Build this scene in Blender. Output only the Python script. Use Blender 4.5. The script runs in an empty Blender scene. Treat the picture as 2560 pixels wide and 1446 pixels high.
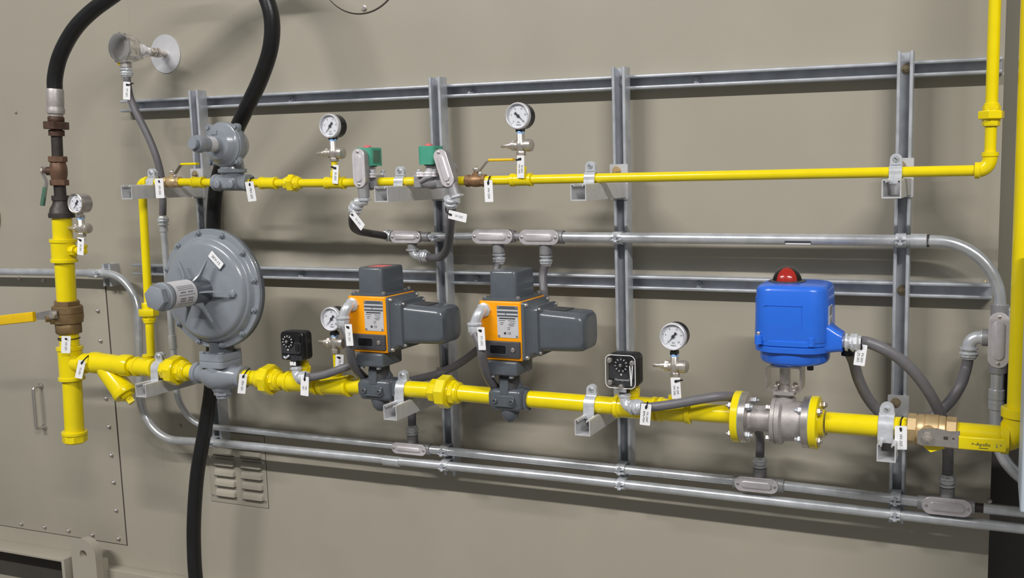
import bpy, bmesh, math, random
from mathutils import Vector, Matrix
random.seed(4)
scn = bpy.context.scene
COL = scn.collection
PI = math.pi
# ------------------------------------------------------------------ camera calibration (photo frame 2560 x 1446)
F, CX, CY = 2416.60627, 1580.762286, 730.780057
RM = Matrix(((0.9375206351, 0.0149815649, 0.3476069784), (0.0295331717, 0.9920402175, -0.1224091444), (-0.3466739830, 0.1250270354, 0.9296157217)))
DIST = 2.67
CAM = Vector((1.3954478, -2.67, 1.8612260))
def ray(px, py):
    c = Vector(((px - CX) / F, (py - CY) / F, 1.0))
    w = RM.transposed() @ c
    return Vector((w.x, w.z, -w.y))
def A(px, py, off):
    """point seen at pixel (px, py), 'off' metres in front of the wall face"""
    w = ray(px, py)
    return CAM + w * ((DIST - off) / w.y)
def interp(x, tab):
    for (x0, y0), (x1, y1) in zip(tab, tab[1:]):
        if x <= x1: break
    return y0 + (y1 - y0) * (x - x0) / (x1 - x0)
UL = [(340,456),(452,455.5),(515,456.5),(700,458.5),(850,457.5),(960,454.5),(1100,453),(1165,452.3),(1280,450.5),(1331,449),(1452,445),(1840,437.5),(1900,436.3),(2200,431),(2440,426.5)]
LL = [(150,902),(215,905),(270,908),(330,915),(440,926),(485,931),(600,943),(640,946),(720,954),(790,961),(900,966.5),(1075,976),(1225,990),(1360,1001),(1440,1008),(1760,1032.5),(1820,1035.5),(2085,1058),(2180,1063),(2400,1084),(2520,1094)]
UO, LO = .2775, .305
def pu(px): return A(px, interp(px, UL), UO)
def pl(px): return A(px, interp(px, LL), LO)
# ------------------------------------------------------------------ materials
def mat(name, col, rough=.5, metal=0., noise=0., nscale=30., bump=0., bscale=200., coat=0., spec=.5, rvar=0., stretch=None, col2=None):
    m = bpy.data.materials.new(name); m.use_nodes = True
    nt = m.node_tree; b = nt.nodes['Principled BSDF']
    b.inputs['Base Color'].default_value = (*col, 1); b.inputs['Roughness'].default_value = rough
    b.inputs['Metallic'].default_value = metal; b.inputs['Coat Weight'].default_value = coat
    b.inputs['Specular IOR Level'].default_value = spec
    if noise or bump or rvar:
        tc = nt.nodes.new('ShaderNodeTexCoord'); src = tc.outputs['Object']
        if stretch:
            mp = nt.nodes.new('ShaderNodeMapping'); mp.inputs['Scale'].default_value = stretch
            nt.links.new(src, mp.inputs['Vector']); src = mp.outputs['Vector']
    if noise or rvar:
        n = nt.nodes.new('ShaderNodeTexNoise'); n.inputs['Scale'].default_value = nscale; n.inputs['Detail'].default_value = 5
        nt.links.new(src, n.inputs['Vector'])
        if noise:
            r = nt.nodes.new('ShaderNodeValToRGB')
            c2 = col2 or tuple(c * (1 - noise) for c in col)
            c1 = tuple(min(1, c * (1 + noise * .5)) for c in col)
            r.color_ramp.elements[0].position = .3; r.color_ramp.elements[1].position = .7
            r.color_ramp.elements[0].color = (*c2, 1); r.color_ramp.elements[1].color = (*c1, 1)
            nt.links.new(n.outputs['Fac'], r.inputs['Fac']); nt.links.new(r.outputs['Color'], b.inputs['Base Color'])
        if rvar:
            mr = nt.nodes.new('ShaderNodeMapRange'); mr.inputs['To Min'].default_value = max(.02, rough - rvar); mr.inputs['To Max'].default_value = rough + rvar
            nt.links.new(n.outputs['Fac'], mr.inputs['Value']); nt.links.new(mr.outputs['Result'], b.inputs['Roughness'])
    if bump:
        n2 = nt.nodes.new('ShaderNodeTexNoise'); n2.inputs['Scale'].default_value = bscale; n2.inputs['Detail'].default_value = 3
        nt.links.new(src, n2.inputs['Vector'])
        bp = nt.nodes.new('ShaderNodeBump'); bp.inputs['Strength'].default_value = bump; bp.inputs['Distance'].default_value = .002
        nt.links.new(n2.outputs['Fac'], bp.inputs['Height']); nt.links.new(bp.outputs['Normal'], b.inputs['Normal'])
    return m
def lin(r, g, b):
    f = lambda c: (c / 255 / 12.92) if c <= 10 else ((c / 255 + .055) / 1.055) ** 2.4
    return (f(r), f(g), f(b))
M = {}
M['wall'] = mat('wall_paint', lin(165,159,145), .42, noise=.05, nscale=3, bump=.05, bscale=420, rvar=.05)
M['wallr'] = mat('shaded_wall_paint', lin(122,118,104), .5, noise=.08, nscale=4, bump=.05, bscale=300)  # same paint as the wall, darkened in colour for the shade further back
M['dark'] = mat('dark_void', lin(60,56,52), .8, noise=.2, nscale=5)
M['floor'] = mat('floor_concrete', lin(110,108,104), .6, noise=.2, nscale=4, bump=.2, bscale=60)
M['zinc'] = mat('galvanised_strut', lin(196,200,207), .36, .45, noise=.16, nscale=24, rvar=.08, bump=.04, bscale=150)
M['zincp'] = mat('plated_bracket', lin(204,204,206), .42, .3, noise=.1, nscale=40, rvar=.06)
M['emt'] = mat('conduit_steel', lin(212,215,220), .28, .55, noise=.12, nscale=30, rvar=.07, bump=.03, bscale=200)
M['clampz'] = mat('zinc_clamp', lin(222,225,230), .26, .45, noise=.1, nscale=50, rvar=.06)
M['alu'] = mat('cast_aluminium', lin(222,216,220), .34, .35, noise=.08, nscale=60, bump=.08, bscale=350)
M['alugrey'] = mat('grey_conduit_body', lin(162,161,164), .45, .35, noise=.08, nscale=60, bump=.12, bscale=350)
M['chrome'] = mat('polished_steel', lin(226,222,218), .2, .8, rvar=.06, nscale=40, bump=.3, bscale=30)
M['steel'] = mat('stainless', lin(206,200,195), .3, .85, noise=.1, nscale=50, rvar=.07)
M['caststeel'] = mat('cast_stainless', lin(182,176,174), .46, .5, noise=.12, nscale=70, bump=.2, bscale=300)
M['nickel'] = mat('nickel_brass', lin(206,199,190), .3, .7, noise=.08, nscale=60, rvar=.06)
M['brass'] = mat('brass', lin(200,174,130), .38, .5, noise=.16, nscale=40, bump=.08, bscale=260)
M['bronze'] = mat('bronze', lin(150,116,84), .45, .5, noise=.25, nscale=40, bump=.12, bscale=240)
M['brown'] = mat('brown_bronze', lin(116,88,70), .5, .4, noise=.25, nscale=40, bump=.15, bscale=220)
M['bronzed'] = mat('dull_bronze', lin(142,118,84), .45, .55, noise=.2, nscale=40, bump=.12, bscale=240)
M['rust'] = mat('rusty_iron', lin(84,62,50), .6, .35, noise=.4, nscale=45, bump=.25, bscale=200)
M['iron'] = mat('black_iron', lin(66,60,58), .5, .35, noise=.25, nscale=50, bump=.2, bscale=220)
M['yellow'] = mat('yellow_gloss_paint', lin(236,214,8), .2, 0, noise=.04, nscale=25, coat=.35, spec=.4, bump=.06, bscale=90)
M['ylever'] = mat('yellow_vinyl', lin(232,190,16), .38, 0, noise=.05, nscale=40)
M['gpaint'] = mat('grey_enamel', lin(136,142,150), .24, 0, noise=.04, nscale=40, coat=.2, bump=.1, bscale=260)
M['dgrey'] = mat('dark_grey_enamel', lin(86,92,99), .25, 0, noise=.05, nscale=40, coat=.2, bump=.06, bscale=300)
M['dgrey2'] = mat('charcoal_panel', lin(70,70,74), .45, 0, noise=.06, nscale=40)
M['orange'] = mat('orange_enamel', lin(250,162,8), .32, 0, noise=.04, nscale=40, coat=.1, spec=.35)
M['blue'] = mat('blue_enamel', lin(40,108,222), .3, 0, noise=.03, nscale=40, coat=.3, bump=.04, bscale=260)
M['rubber'] = mat('black_rubber', lin(25,25,27), .36, 0, noise=.3, nscale=22, bump=.15, bscale=160)
M['flex'] = mat('grey_flex_jacket', lin(108,106,110), .42, 0, noise=.08, nscale=60, bump=.08, bscale=300)
M['flexd'] = mat('dark_flex_jacket', lin(70,68,68), .45, 0, noise=.12, nscale=60, bump=.08, bscale=300)
M['black'] = mat('black_plastic', lin(26,26,28), .32, 0, noise=.1, nscale=50)
M['blackm'] = mat('matt_black_plastic', lin(48,48,52), .55, 0, noise=.1, nscale=50)
M['tie'] = mat('black_nylon_tie', lin(18,18,18), .5)
M['white'] = mat('white_tag_plastic', lin(240,240,242), .45, 0, noise=.02, nscale=50)
M['dial'] = mat('white_dial', lin(236,238,244), .5, 0, noise=.01, nscale=30)
M['ink'] = mat('ink', lin(54,54,62), .6)
M['inkg'] = mat('grey_ink', lin(120,122,128), .6)
M['inkw'] = mat('white_ink', lin(232,232,232), .5)
M['green'] = mat('green_coil', lin(72,158,132), .42, 0, noise=.05, nscale=40)
M['greenh'] = mat('green_handle_vinyl', lin(82,118,100), .5, 0, noise=.1, nscale=60)
M['red'] = mat('red_plastic', lin(222,52,40), .3, 0, noise=.03, nscale=40)
M['pink'] = mat('faded_red_plastic', lin(222,110,112), .4)
M['tape'] = mat('blue_thread_tape', lin(140,180,226), .5, noise=.1, nscale=80)
M['silverlbl'] = mat('silver_label', lin(208,208,212), .4, .2, noise=.05, nscale=40)
M['paper'] = mat('paper_label', lin(206,204,208), .55, noise=.04, nscale=40)
M['gasket'] = mat('pale_gasket', lin(170,190,170), .6)
M['cab'] = mat('pale_cabinet_enamel', lin(186,196,208), .4, noise=.02, nscale=30)
M['rustbolt'] = mat('rust_stained_zinc', lin(172,156,128), .4, .5, noise=.3, nscale=60)
def glassmat(name, tint=(1,1,1), fac=.07, rough=.03):
    m = bpy.data.materials.new(name); m.use_nodes = True; nt = m.node_tree
    for n in list(nt.nodes): nt.nodes.remove(n)
    o = nt.nodes.new('ShaderNodeOutputMaterial'); mx = nt.nodes.new('ShaderNodeMixShader')
    t = nt.nodes.new('ShaderNodeBsdfTransparent'); g = nt.nodes.new('ShaderNodeBsdfGlossy'); fr = nt.nodes.new('ShaderNodeFresnel')
    t.inputs['Color'].default_value = (*tint, 1); g.inputs['Roughness'].default_value = rough; mx.inputs[0].default_value = fac; nt.nodes.remove(fr)
    nt.links.new(t.outputs[0], mx.inputs[1]); nt.links.new(g.outputs[0], mx.inputs[2]); nt.links.new(mx.outputs[0], o.inputs[0])
    return m
M['glass'] = glassmat('gauge_window', fac=.06)
M['clear'] = glassmat('clear_polycarbonate', (.88,.88,.9), .08)
# ------------------------------------------------------------------ mesh builders (all in world coordinates)
def V(*a): return Vector(a)
X_, Y_, Z_ = V(1,0,0), V(0,1,0), V(0,0,1)
OUT = V(0,-1,0)
def frame(ax):
    ax = ax.normalized()
    ref = Z_ if abs(ax.z) < .9 else X_
    u = ax.cross(ref).normalized(); v = u.cross(ax).normalized()
    return u, v, ax
def rings(bm, rs, closed_start=True, closed_end=True):
    """skin a list of vertex rings"""
    n = len(rs[0])
    for a, b in zip(rs, rs[1:]):
        for i in range(n):
            j = (i + 1) % n
            try: bm.faces.new((a[i], a[j], b[j], b[i]))
            except ValueError: pass
    if closed_start: bm.faces.new(list(reversed(rs[0])))
    if closed_end: bm.faces.new(rs[-1])
def lathe(bm, o, ax, prof, seg=28, cap=True, a0=0.):
    """prof = [(t, r)...] along axis ax from o"""
    u, v, w = frame(ax); rs = []
    for t, r in prof:
        r = max(r, 1e-5); rs.append([bm.verts.new(o + w * t + (u * math.cos(a0 + 2*PI*i/seg) + v * math.sin(a0 + 2*PI*i/seg)) * r) for i in range(seg)])
    rings(bm, rs, cap, cap)
def cyl(bm, p, q, r, seg=24, ch=0.):
    d = (q - p).length
    pr = [(0, r), (d, r)] if not ch else [(0, r - ch), (ch, r), (d - ch, r), (d, r - ch)]
    lathe(bm, p, q - p, pr, seg)
def hexa(bm, o, ax, t0, t1, af, ch=.12, n=6, a0=0.):
    """hex (or n-gon) prism, af = across-flats half width"""
    R = af / math.cos(PI / n); c = (t1 - t0) * ch
    lathe(bm, o, ax, [(t0, R * .93), (t0 + c, R), (t1 - c, R), (t1, R * .93)], n, True, a0)
def prism(bm, poly, o, u, v, w, L, inset=0.):
    """extrude polygon poly[(a,b)] spanned by u,v along w by L; inset chamfers the far rim"""
    lv = [(0, 0)] + ([(L - inset, 0), (L, inset)] if inset else [(L, 0)])
    cx = sum(p[0] for p in poly) / len(poly); cy = sum(p[1] for p in poly) / len(poly)
    mr = max(math.hypot(p[0]-cx, p[1]-cy) for p in poly)
    rs = []
    for t, ins in lv:
        k = 1 - ins / mr
        rs.append([bm.verts.new(o + u * (cx + (a-cx)*k) + v * (cy + (b-cy)*k) + w * t) for a, b in poly])
    rings(bm, rs)
def rrect(w, h, r, n=5, cx=0, cy=0):
    pts = []
    for qx, qy, a in ((1,1,0),(-1,1,PI/2),(-1,-1,PI),(1,-1,1.5*PI)):
        for i in range(n + 1):
            t = a + PI/2 * i / n
            pts.append((cx + qx * (w/2 - r) + r * math.cos(t), cy + qy * (h/2 - r) + r * math.sin(t)))
    return pts
def box(bm, c, sx, sy, sz, r=0., rot=None):
    """box with softly bevelled edges"""
    b2 = bmesh.new(); bmesh.ops.create_cube(b2, size=1)
    for vv in b2.verts: vv.co = Vector((vv.co.x * sx, vv.co.y * sy, vv.co.z * sz))
    if r: bmesh.ops.bevel(b2, geom=list(b2.edges), offset=r, segments=3, profile=.5, affect='EDGES')
    mtx = Matrix.Translation(c) @ (rot.to_4x4() if rot else Matrix.Identity(4))
    vm = {vv: bm.verts.new(mtx @ vv.co) for vv in b2.verts}
    for f in b2.faces: bm.faces.new([vm[q] for q in f.verts])
    b2.free()
def bx(bm, x0, x1, o0, o1, z0, z1, r=0.):
    """box from extents: X, distance from wall, Z"""
    box(bm, V((x0+x1)/2, -(o0+o1)/2, (z0+z1)/2), abs(x1-x0), abs(o1-o0), abs(z1-z0), r)
def catmull(P, n=10):
    if len(P) < 3: return list(P)
    out = []; Q = [P[0] * 2 - P[1]] + list(P) + [P[-1] * 2 - P[-2]]
    for i in range(1, len(Q) - 2):
        p0, p1, p2, p3 = Q[i-1:i+3]
        for k in range(n):
            t = k / n
            out.append(.5 * ((2*p1) + (p2-p0)*t + (2*p0-5*p1+4*p2-p3)*t*t + (3*p1-p0-3*p2+p3)*t**3))
    out.append(P[-1]); return out
def fillet(P, r, n=10):
    """polyline with rounded corners"""
    out = [P[0]]
    for a, b, c in zip(P, P[1:], P[2:]):
        d1 = (a - b).normalized(); d2 = (c - b).normalized(); ang = d1.angle(d2)
        t = min(r / math.tan(ang / 2), (a-b).length * .98, (c-b).length * .98); rr = t * math.tan(ang / 2)
        bis = (d1 + d2).normalized(); ctr = b + bis * (rr / math.sin(ang / 2))
        p, q = b + d1 * t, b + d2 * t
        e1 = (p - ctr).normalized(); tot = e1.angle((q - ctr).normalized()); axn = e1.cross(q - ctr).normalized()
        for i in range(n + 1):
            out.append(ctr + Matrix.Rotation(tot * i / n, 3, axn) @ (e1 * rr))
    out.append(P[-1]); return out
def tube(bm, pts, r, seg=16, cap=True, flat=1.):
    """sweep a circle along pts (parallel transport); r scalar or list"""
    n = len(pts); rr = r if isinstance(r, (list, tuple)) else [r] * n
    tg = [(pts[min(i+1, n-1)] - pts[max(i-1, 0)]).normalized() for i in range(n)]
    u, v, _ = frame(tg[0]); rs = []
    for i in range(n):
        if i:
            q = tg[i-1].rotation_difference(tg[i]); u = q @ u
        u = (u - tg[i] * u.dot(tg[i])).normalized(); v = tg[i].cross(u)
        rs.append([bm.verts.new(pts[i] + (u * math.cos(2*PI*k/seg) * flat + v * math.sin(2*PI*k/seg)) * rr[i]) for k in range(seg)])
    rings(bm, rs, cap, cap)
def ribbon(bm, path, wdir, w, t):
    """strap: flat band of width w (along wdir) and thickness t following path"""
    n = len(path); rs = []
    for i in range(n):
        d = (path[min(i+1, n-1)] - path[max(i-1, 0)]).normalized(); nn = d.cross(wdir).normalized()
        rs.append([bm.verts.new(path[i] + wdir * a * w/2 + nn * b * t/2) for a, b in ((1,1),(-1,1),(-1,-1),(1,-1))])
    rings(bm, rs)
def strut_poly(w=.0413, d=.0413, t=.0026, slot=.011, lip=.0075):
    h = w / 2
    def arc(cx, cy, r, a0, a1, n=4): return [(cx + r*math.cos(a0+(a1-a0)*i/n), cy + r*math.sin(a0+(a1-a0)*i/n)) for i in range(n+1)]
    R = .004
    right = [(h, 0)] + arc(h-R, d-R, R, 0, PI/2) + arc(slot+R*.8, d-R*.8, R*.8, PI/2, PI) + [(slot, d-lip), (slot+t, d-lip), (slot+t, d-t-.001), (h-t, d-t-.001), (h-t, t)]
    left = [(-a, b) for a, b in reversed(right)]
    return right + left
def strut(bm, p, q, across, outw, **k):
    """C channel from p to q, back face centre line at p..q, opening towards outw"""
    d = q - p; prism(bm, strut_poly(**k), p, across, outw, d.normalized(), d.length)
# ------------------------------------------------------------------ objects
def finish(bm, name, m, base, sharp=38):
    bmesh.ops.recalc_face_normals(bm, faces=list(bm.faces))
    for vv in bm.verts: vv.co -= base
    lim = math.radians(sharp)
    for f in bm.faces: f.smooth = True
    for e in bm.edges:
        if len(e.link_faces) == 2 and e.calc_face_angle(0) > lim: e.smooth = False
    me = bpy.data.meshes.new(name); bm.to_mesh(me); bm.free(); me.materials.append(m)
    o = bpy.data.objects.new(name, me); COL.objects.link(o); return o
class Thing:
    """an Empty at the thing's base carrying its parts"""
    def __init__(s, name, label, cat, base, group=None):
        s.base = base.copy(); s.o = bpy.data.objects.new(name, None); COL.objects.link(s.o)
        s.o.location = base; s.o.empty_display_size = .02; s.o['label'] = label; s.o['category'] = cat
        if group: s.o['group'] = group
    def part(s, name, bm, m, parent=None, label=None, sharp=38):
        p = finish(bm, name, M[m] if isinstance(m, str) else m, s.base, sharp); p.parent = parent or s.o
        if label: p['label'] = label
        return p
def solo(name, bm, m, label, cat, base, group=None, sharp=38):
    o = finish(bm, name, M[m], base, sharp); o.location = base; o['label'] = label; o['category'] = cat
    if group: o['group'] = group
    return o
def struct(name, bm, m):
    o = finish(bm, name, M[m], V(0,0,0)); o['kind'] = 'structure'; return o
def B(): return bmesh.new()
def text_bm(s, size, o, u, v, thick=.0003, align='CENTER'):
    """lettering as mesh, centred at o, reading along u with up v"""
    cu = bpy.data.curves.new('t', 'FONT'); cu.body = s; cu.size = size; cu.align_x = align; cu.align_y = 'CENTER'; cu.resolution_u = 2
    ob = bpy.data.objects.new('t', cu); me = bpy.data.meshes.new_from_object(ob)
    bm = B(); bm.from_mesh(me); w = u.cross(v).normalized()
    for vv in bm.verts: vv.co = o + u * vv.co.x + v * vv.co.y
    g = bmesh.ops.extrude_face_region(bm, geom=list(bm.faces))
    for e in g['geom']:
        if isinstance(e, bmesh.types.BMVert): e.co += w * thick
    bpy.data.objects.remove(ob); bpy.data.curves.remove(cu); bpy.data.meshes.remove(me)
    return bm
def merge(bm, other):
    me = bpy.data.meshes.new('tmp'); other.to_mesh(me); other.free(); bm.from_mesh(me); bpy.data.meshes.remove(me)
# ================================================================== SETTING
WX = 1.4105
b = B(); bx(b, -1.478, WX, -.12, 0, -.0, 3.3); struct('wall_back', b, 'wall')
b = B(); bx(b, -4.6, -1.478, -.12, .0003, 0, 3.3); struct('wall_left', b, 'wall')
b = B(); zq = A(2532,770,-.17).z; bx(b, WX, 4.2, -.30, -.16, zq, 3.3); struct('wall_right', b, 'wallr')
b = B(); bx(b, WX-.3, 4.2, -1.0, -.9, -.02, zq); bx(b, WX-.3, 4.2, -.95, -.18, zq-.01, zq+.01); bx(b, WX-.3, WX-.28, -.95, -.12, 0, zq); bx(b, 4.1, 4.2, -.95, -.18, 0, zq); struct('wall_recess', b, 'dark')  # opening lined in a dark colour that stands in for its shade
b = B(); bx(b, -7, 7, -1.2, 9, -.1, 0); struct('floor', b, 'floor')
# fold down the right-hand edge of the wall sheet
b = B(); bx(b, WX-.0015, WX+.0025, -.10, .0005, 0, 3.3); struct('trim_1', b, 'wall')
# base rail along the foot of the wall and the channel left of the lug
b = B(); z = A(330,1432,.0400).z; bx(b, -1.80, 1.38, 0, .045, 0, z, .003); struct('trim_2', b, 'wall')
t = Thing('base_channel', 'beige steel channel rail with web coloured dark as shade at foot of wall, left of lifting lug', 'rail', V(-2.3, -.03, .36))
zt = .393
b = B(); bx(b, -2.9, -1.945, 0, .075, zt-.012, zt, .002); bx(b, -2.9, -1.945, 0, .075, zt-.16, zt-.148, .002); t.part('channel', b, 'wall')
b = B(); bx(b, -2.9, -1.945, 0, .008, zt-.149, zt-.011); t.part('recess', b, 'dark', label='channel web with its shade put into the colour')  # web coloured dark to stand in for the shadow inside the channel
b = B(); bx(b, -1.957, -1.942, 0, .078, zt-.165, zt+.002, .001); t.part('end_plate', b, 'wall')
# lifting lug
c = A(208,1388,.1044)
t = Thing('lifting_lug', 'beige rounded lifting lug plate with one hole at bottom left of wall', 'lug', c)
b = B()
outl = [(.062*math.cos(a), .062*math.sin(a)) for a in [PI*i/24 for i in range(25)]] + [(-.062,-.25),(.062,-.25)]
hole = [(.018*math.cos(2*PI*i/24), .018*math.sin(2*PI*i/24)) for i in range(24)]
def holed(bm, o, u, v, w, L, outer, hl):
    """plate with one hole (outer and hole outlines)"""
    me = bmesh.new(); vo = [me.verts.new((p[0],p[1],0)) for p in outer]; vi = [me.verts.new((p[0],p[1],0)) for p in hl]
    eo = [me.edges.new((vo[i], vo[(i+1)%len(vo)])) for i in range(len(vo))] + [me.edges.new((vi[i], vi[(i+1)%len(vi)])) for i in range(len(vi))]
    bmesh.ops.triangle_fill(me, edges=eo, use_beauty=True)
    g = bmesh.ops.extrude_face_region(me, geom=list(me.faces))
    for e in g['geom']:
        if isinstance(e, bmesh.types.BMVert): e.co.z += L
    for q in me.verts: q.co = o + u*q.co.x + v*q.co.y + w*q.co.z
    merge(bm, me)
holed(b, c + V(0,.03,0), X_, Z_, OUT, .03, outl, hole); t.part('plate', b, 'wall')
b = B(); bx(b, c.x-.05, c.x+.05, .04, .078, c.z-.25, c.z-.03, .002); t.part('gusset', b, 'wall')
# access panel with bolts and pull handle
t = Thing('access_panel', 'large beige bolted access panel with grab handle at lower left of wall', 'panel', V(-1.95, -.003, .9))
x1 = A(290,1050,.0040).x; z0 = A(313,1363,.0040).z; z1 = A(110,676,.0040).z
b = B(); bx(b, -2.9, x1, .0021, .0046, z0, z1, .001); t.part('sheet', b, 'wall')
b = B(); bx(b, -2.9, x1+.0022, .0019, .0023, z0-.0022, z1+.0022); t.part('gap', b, 'dark', label='dark joint line round the panel')
def bolt(bm, p, ax, r, h=None, n=6):
    h = h or r*.8; lathe(bm, p, ax, [(0, r*1.35), (r*.22, r*1.35), (r*.24, r*1.05), (r*.24+h*.8, r), (r*.24+h, r*.7)], 12 if n != 6 else 6)
for q in ((50,697),(110,702),(246,777),(253,852),(267,996),(274,1067),(280,1138),(286,1206),(292,1276),(298,1347),(233,1338),(173,1327),(113,1318),(55,1310)):
    b = B(); p = A(*q, .0045); lathe(b, p, OUT, [(0,.0085),(.003,.0085),(.0032,.0065),(.007,.006),(.0095,.003)], 14); t.part('bolt', b, 'steel')
p, q = A(103,965,.0050), A(112,1068,.0050); d = V(0,-.035,0)
b = B(); tube(b, fillet([p, p+d, q+d, q], .012, 6), .006, 12); h = t.part('handle', b, 'steel', label='steel pull handle')
for e in (p, q):
    b = B(); lathe(b, e, OUT, [(0,.012),(.004,.012),(.006,.008)], 16); t.part('handle_foot', b, 'steel', h)
# louvred vent plate
t = Thing('louvre_plate', 'small beige vent plate with two columns of louvres below the twin conduits', 'vent', A(600,1180,.0020))
x0, x1 = A(530,1250,0).x, A(672,1272,0).x; z0, z1 = A(600,1262,0).z, A(600,1085,0).z
b = B(); bx(b, x0, x1, 0, .002, z0, z1, .0006); t.part('sheet', b, 'wall')
b = B(); bx(b, x0-.0015, x1+.0015, 0, .0006, z0-.0015, z1+.0015); t.part('gap', b, 'dark', label='dark outline round the plate')
for ci in range(2):
    for ri in range(6):
        xa = x0 + .028 + ci*(x1-x0)*.475; zz = z0 + .028 + ri*(z1-z0-.05)/5.6; wv = (x1-x0)*.36
        b = B(); n = 6; rs = []
        for i in range(n+1):
            a = PI/2*i/n; dd = .011*math.cos(a)+.002; zz2 = zz + .024*math.sin(a)
            rs.append([b.verts.new(V(xa + e, -dd if 0 < k < 3 else -.002, zz2)) for k, e in enumerate((0, .004, wv-.004, wv))])
        for r1, r2 in zip(rs, rs[1:]):
            for k in range(3): b.faces.new((r1[k], r1[k+1], r2[k+1], r2[k]))
        b.faces.new([rs[0][k] for k in range(4)])
        lo = t.part('louvre', b, 'wall')
        b = B(); bx(b, xa+.003, xa+wv-.003, .002, .0125, zz-.003, zz-.0005); t.part('slot', b, 'dark', lo)
for q in ((0,.06),(0,.6),(1,.06),(1,.6)):
    b = B(); p = V(x0+.010 if not q[0] else x1-.010, -.002, z0+.01+(z1-z0)*q[1]); lathe(b, p, OUT, [(0,.0055),(.002,.0055),(.0035,.003)], 12); t.part('screw', b, 'steel')
# round cover plates flush on the wall
p = A(905,34,0); R = .16
t = Thing('round_cover_plate', 'round beige cover plate cut by the top edge above the long strut', 'cover plate', V(p.x, 0, p.z+R))
b = B(); lathe(b, V(p.x, 0, p.z+R), OUT, [(0,R),(.003,R),(.0045,R-.0015)], 64); t.part('plate', b, 'wall')
b = B(); lathe(b, V(p.x, -.0003, p.z+R), OUT, [(0,R+.0028),(.0006,R+.0028)], 64); t.part('gap', b, 'dark', label='dark joint line')
b = B(); lathe(b, A(911,21,.0045), OUT, [(0,.009),(.003,.009),(.0035,.007),(.008,.006)], 14); t.part('bolt', b, 'steel')
b = B(); p = A(-38,540,.0018); lathe(b, p, OUT, [(0,.085),(.012,.085),(.016,.08)], 48)
solo('blanking_disc', b, 'wall', 'beige round disc cut off by the left edge of the photo', 'cover plate', p)
for q, lb in (((40,281),'tiny wall screw at far upper left beside the black hose'),((450,1065),'tiny dark wall screw inside the bend of the twin conduits'),((145,1390),'tiny wall screw just above the base channel'),((440,1438),'tiny wall screw just left of the hanging black hose at the bottom'),((2475,1253),'tiny bright wall screw near the right wall edge above bottom conduit'),((2461,706),'small rusty wall screw just above the middle strut near its right end')):
    b = B(); p = A(*q, .001); lathe(b, p, OUT, [(0,.006),(.003,.0055),(.0045,.003)], 12); solo('wall_screw', b, 'rustbolt' if q[0] in (450,2461,40) else 'steel', lb, 'screw', p)
# ================================================================== STRUTS, BRACKETS, PIPE CLAMPS
SX = [-1.136, -.2005, .397, 1.1775]; ZT = 2.151
def hexbolt(t, p, ax, r, m='zinc', parent=None, washer=True):
    b = B()
    if washer: lathe(b, p, ax, [(0,r*1.7),(r*.3,r*1.7)], 20); p = p + ax.normalized()*r*.3
    hexa(b, p, ax, 0, r*.9, r); lathe(b, p, ax, [(r*.9,r*.55),(r*1.25,r*.5)], 10)
    return t.part('bolt', b, m, parent)
def hstrut(label, pa, pb, za, zb, bolts, x0, x1):
    t = Thing('strut_channel', label, 'strut', V(x0, 0, za), 'horizontal strut rails on the wall')
    p, q = V(x0, 0, za), V(x1, 0, zb); b = B(); strut(b, p, q, Z_, OUT); t.part('channel', b, 'zinc')
    for bp in bolts:
        c = A(*bp, .012); hexbolt(t, V(c.x, -.0026, c.z), OUT, .0095)
    return t
t = hstrut('long horizontal strut rail across the top behind the vertical struts', 0, 0, 2.1135, 2.109, [(348,262),(725,247),(1175,230),(1741,201)], -1.5073, 1.408)
t = hstrut('horizontal strut rail across the middle behind the regulator and actuators', 0, 0, 1.533, 1.5375, [(378,678),(752,690),(1190,696),(1747,712)], -1.513, 1.4008)
t = Thing('strut_channel', 'short strut rail end seen in the dark gap right of the curved conduit', 'strut', V(1.45, -.03, A(2530,820,-.03).z), 'horizontal strut rails on the wall')
za, zb = A(2530,772,-.02).z, A(2530,862,-.02).z; b = B(); strut(b, V(WX+.012, .06, (za+zb)/2), V(1.9, .06, (za+zb)/2), Z_, OUT, w=za-zb); t.part('channel', b, 'zinc')
VL = ['vertical strut behind the two grey regulators', 'vertical strut behind the second solenoid valve', 'vertical strut between second orange actuator and lower right pressure gauge', 'rightmost vertical strut with rust-stained bolts, behind the blue actuator cable']
VZ0 = [A(548,1112,.083).z, A(1108,1180,.0830).z, A(1550,1180,.0830).z, A(2240,1300,.0830).z]
for i, x in enumerate(SX):
    t = Thing('strut_post', VL[i], 'strut', V(x, -.0413, VZ0[i]), 'vertical strut posts')
    b = B(); strut(b, V(x, -.0413, VZ0[i]-.01), V(x, -.0413, ZT), X_, OUT); t.part('channel', b, 'zinc')
    for zz in (2.110, 1.536):
        if i == 3 or zz > 2: hexbolt(t, V(x+.002, -.0439, zz), OUT, .0085, 'rustbolt' if i == 3 else 'zinc')
t = Thing('strut_stub', 'short strut stub carrying the left conduit before its bend', 'strut', A(270,690,.0000))
xs = A(266,690,.0410).x; b = B(); strut(b, V(xs,0,A(265,716,.0410).z), V(xs,0,A(265,661,.0410).z), X_, OUT); t.part('channel', b, 'zinc')
ARM = .044
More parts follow.
